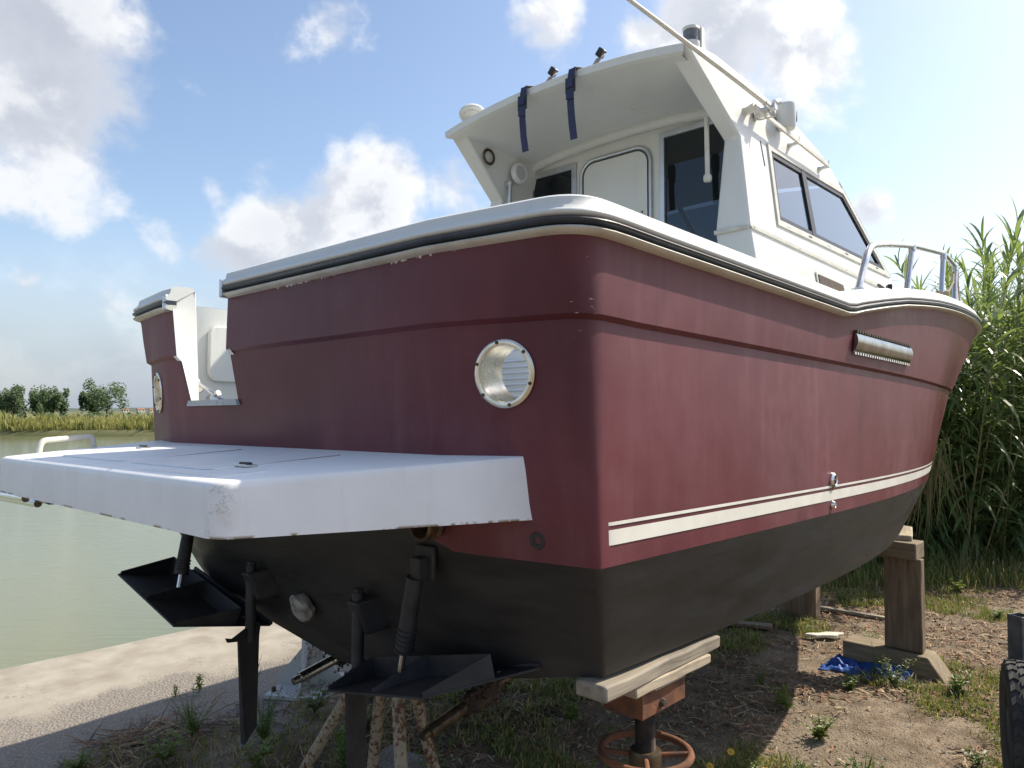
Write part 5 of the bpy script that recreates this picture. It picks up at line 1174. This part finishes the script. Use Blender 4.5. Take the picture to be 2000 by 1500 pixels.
M['straw_brown'] = pmat('straw_brown', (.26, .135, .07), (.16, .09, .05), 8, 3, .85); M['straw'] = pmat('straw', (.40, .31, .19), (.30, .21, .12), 8, 3, .85)
V2, F2_ = litter(9000, (1.3, 9.0, -3.8, 1.7), .02, .055, .0085, -.25); o = len(V); V += V2; Fc += [tuple(i + o for i in f) for f in F2_]
for k in range(0, len(F2_), 2): c_ = random.choice((1, 1, 0, 2)); mi += [c_, c_]
tag(raw('straw_litter', V, Fc, [M['straw'], M['straw_brown'], M['twig']], mi), 'dry straw, dead leaves and stalks strewn over the dirt', 'litter', kind='stuff')
V, Fc = litter(7000, (-.5, 2.4, .5, 2.2), .05, .28, .0030, -.25); mi = []
for k in range(0, len(Fc), 2): c_ = random.choice((0, 1, 2, 2)); mi += [c_, c_]
tag(raw('stern_litter', V, Fc, [M['straw'], M['straw_brown'], M['twig']], mi), 'dead runners and stalks tangled along the dirt edge by the quay', 'litter', kind='stuff')
V = []; Fc = []; mi = []
OCT = [(1, 0, 0), (-1, 0, 0), (0, 1, 0), (0, -1, 0), (0, 0, 1), (0, 0, -1)]; OF = [(0, 2, 4), (2, 1, 4), (1, 3, 4), (3, 0, 4), (2, 0, 5), (1, 2, 5), (3, 1, 5), (0, 3, 5)]
for k in range(9000):
    x, y = random.uniform(.6, 7.5), random.uniform(-5, 2.1); s_ = random.uniform(.003, .010) * (1.6 if random.random() < .06 else 1); o = len(V); z = ground_z(x, y) + s_ * .3
    rr_ = [random.uniform(.6, 1.3) for _ in range(6)]; V += [(x + a * s_ * q_, y + b2 * s_ * q_, z + c_ * s_ * .7 * q_) for (a, b2, c_), q_ in zip(OCT, rr_)]; Fc += [tuple(i + o for i in f) for f in OF]; mi += [k % 3] * 8
M['pebble_a'] = pmat('pebble_pale', (.42, .38, .31), rough=.9); M['pebble_b'] = pmat('pebble_grey', (.25, .23, .20), rough=.9); M['pebble_c'] = pmat('pebble_brown', (.24, .17, .11), rough=.9)
tag(raw('gravel', V, Fc, [M['pebble_a'], M['pebble_b'], M['pebble_c']], mi), 'loose fine gravel scattered over the dirt', 'gravel', kind='stuff')

def weed_mesh(seed, H, spread, stems, leaf, per, upright=.5):
    rs = random.Random(seed); V = []; Fc = []; sm = MB()
    for s_ in range(stems):
        a = rs.uniform(0, 6.28); l = rs.uniform(.2, 1) * spread; h = H * rs.uniform(.6, 1); pts = [Vector((math.cos(a) * l * u ** 1.4, math.sin(a) * l * u ** 1.4, h * u)) for u in (0, .35, .7, 1)]
        sm.tube(pts, [.0028, .0022, .0016, .001], 4, caps=False)
        for k in range(per):
            u = .15 + .85 * k / per; q_ = u * 3; i = min(2, int(q_)); p = pts[i].lerp(pts[i + 1], q_ - i); b2 = k * 2.4 + rs.uniform(-.5, .5); e = rs.uniform(.1, .9) * upright + .15
            d = Vector((math.cos(b2) * math.cos(e), math.sin(b2) * math.cos(e), math.sin(e))); n_ = Vector((-math.sin(b2), math.cos(b2), 0)); L_ = leaf * rs.uniform(.6, 1.2) * (1.15 - .5 * u); w_ = L_ * .24; o = len(V)
            V += [tuple(p), tuple(p + d * L_ * .45 + n_ * w_), tuple(p + d * L_ - Vector((0, 0, L_ * .25))), tuple(p + d * L_ * .45 - n_ * w_)]; Fc.append((o, o + 1, o + 2, o + 3))
    me = bpy.data.meshes.new('leaves'); me.from_pydata(V, [], Fc); ms = bpy.data.meshes.new('stems'); ms.from_pydata(sm.v, [], sm.f); return ms, me
WM_ = [weed_mesh(1, .15, .11, 7, .075, 7), weed_mesh(2, .22, .15, 7, .065, 10), weed_mesh(3, .11, .10, 16, .035, 9), weed_mesh(4, .30, .05, 3, .075, 16, 1.0), weed_mesh(5, .40, .10, 5, .05, 7, .6), weed_mesh(6, .22, .16, 16, .028, 18)]
for ms, me in WM_: ms.materials.append(M['weed']); me.materials.append(M['weed'])
def weed(kind, p, s_, lab, group=None, light=False):
    ms, me = WM_[kind]; o = bpy.data.objects.new('weed', ms); COL.objects.link(o); o.location = (p[0], p[1], ground_z(p[0], p[1]) if len(p) < 3 else p[2]); o.scale = (s_,) * 3; o.rotation_euler = (0, 0, random.uniform(0, 6.28))
    tag(o, lab, 'weed', group); l = bpy.data.objects.new('leaves', me); COL.objects.link(l); l.parent = o
    if light: l.material_slots[0].link = 'OBJECT'; l.material_slots[0].material = M['weed_light']
    return o
weed(3, (.905, 2.42, .015), .62, 'taller bright leafy weed sprouting on the sunlit quay', light=True)
weed(3, (.765, 2.47, .015), .42, 'smaller bright weed sprouting on the sunlit quay', light=True)
weed(4, (1.02, 1.95), 1.0, 'spindly dark stemmed weed standing at the dirt edge left of the rudder')
weed(5, (.82, 1.42), 1.35, 'bushy green weed in the shade beside the hanging rudder blade')
weed(3, (.93, .78), 1.1, 'upright broad leafed plant in the shade at the foot of the trestle')
weed(1, (1.25, 1.55), 1.0, 'green weed growing in front of the white column')
weed(0, (3.42, -.62), 1.15, 'bright leafy weed standing at the edge of the boat shadow', light=True)
weed(2, (3.10, -.95), 1.4, 'spreading pale weed between the flowers and the tarpaulin', light=True)
weed(5, (4.30, -1.02), 1.1, 'feathery weed growing up in front of the base timber', light=True)
weed(4, (4.42, -.86), .8, 'thin stalked weed in front of the tarpaulin')
weed(0, (3.95, -2.35), 1.0, 'small leafy weed beside the trailer tyre', light=True)
weed(3, (3.10, -2.35), .95, 'upright yellow green weed just in front of the trailer tyre', light=True)
weed(1, (5.2, -2.05), 1.0, 'leafy weed near the open square post of the trailer', light=True)
weed(0, (3.25, -1.75), .8, 'tiny dark weed alone on the bare gravel')
weed(2, (2.62, -1.35), 1.5, 'low spreading weed nearest the camera on the sunlit dirt')
weed(4, (1.75, -.55), 1.15, 'tall thin stalked weed behind the handwheel of the jack')
for (x, y, kd, sc) in ((.55, 1.75, 5, 1.2), (.30, 1.55, 1, 1.1), (1.35, 1.15, 5, 1.0), (1.6, 1.5, 1, .9), (.62, 1.15, 0, 1.2), (1.9, .9, 5, 1.1), (2.3, .3, 2, 1.3), (1.15, .35, 1, .9), (-.05, 1.8, 2, 1.2)):
    weed(kd, (x, y), sc, 'green weed growing in the shade under the stern', 'weeds under the stern', True)
for k in range(46):
    while True:
        x, y = random.uniform(2.0, 9.0), random.uniform(-5.0, 1.6)
        if not in_post(x, y) and (Vector((x, y, 0)) - C0).dot(F2) > 3.4: break
    weed(random.choice((0, 1, 2, 5, 2)), (x, y), random.uniform(.55, 1.25), 'small green weed growing in the open dirt among the litter', 'weeds in the dirt', random.random() < .6)
# yellow flowers by the jack
for k, (dx, dy, h) in enumerate(((0, 0, .17), (.10, -.07, .14), (.17, .05, .20), (-.05, .10, .12), (-.10, .03, .16), (.05, .16, .13), (.22, -.10, .12), (-.02, -.12, .15))):
    x, y = 2.02 + dx, -.92 + dy; z = ground_z(x, y); lean_ = Vector((random.uniform(-.03, .03), random.uniform(-.03, .03), 0)); hd_ = Vector((x, y, z + h)) + lean_
    mb = MB(); mb.tube([(x, y, z), Vector((x, y, z + h * .5)) + lean_ * .3, hd_], .0022, 5, caps=False)
    o = mb.build('yellow_flower', M['weed']); tag(o, 'small yellow daisy in the cluster behind the handwheel', 'flower', 'yellow flowers by the jack')
    fn_ = Vector((-.45, -.35, .8)).normalized(); a_ = fn_.orthogonal().normalized(); b_ = fn_.cross(a_); pm_ = MB(); np_ = 9
    for j in range(np_):
        t0 = 2 * math.pi * j / np_; d = a_ * math.cos(t0) + b_ * math.sin(t0); n_ = fn_.cross(d); pm_.add([hd_ + d * .004, hd_ + d * .014 + n_ * .0055 + fn_ * .002, hd_ + d * .021, hd_ + d * .014 - n_ * .0055 + fn_ * .002], [(0, 1, 2, 3)])
    pm_.build('petals', M['flower'], o); ct = MB(); ct.lathe([(0, .005), (.005, .004), (.006, 0)], 8, hd_, fn_); ct.build('flower_centre', M['tan'], o)
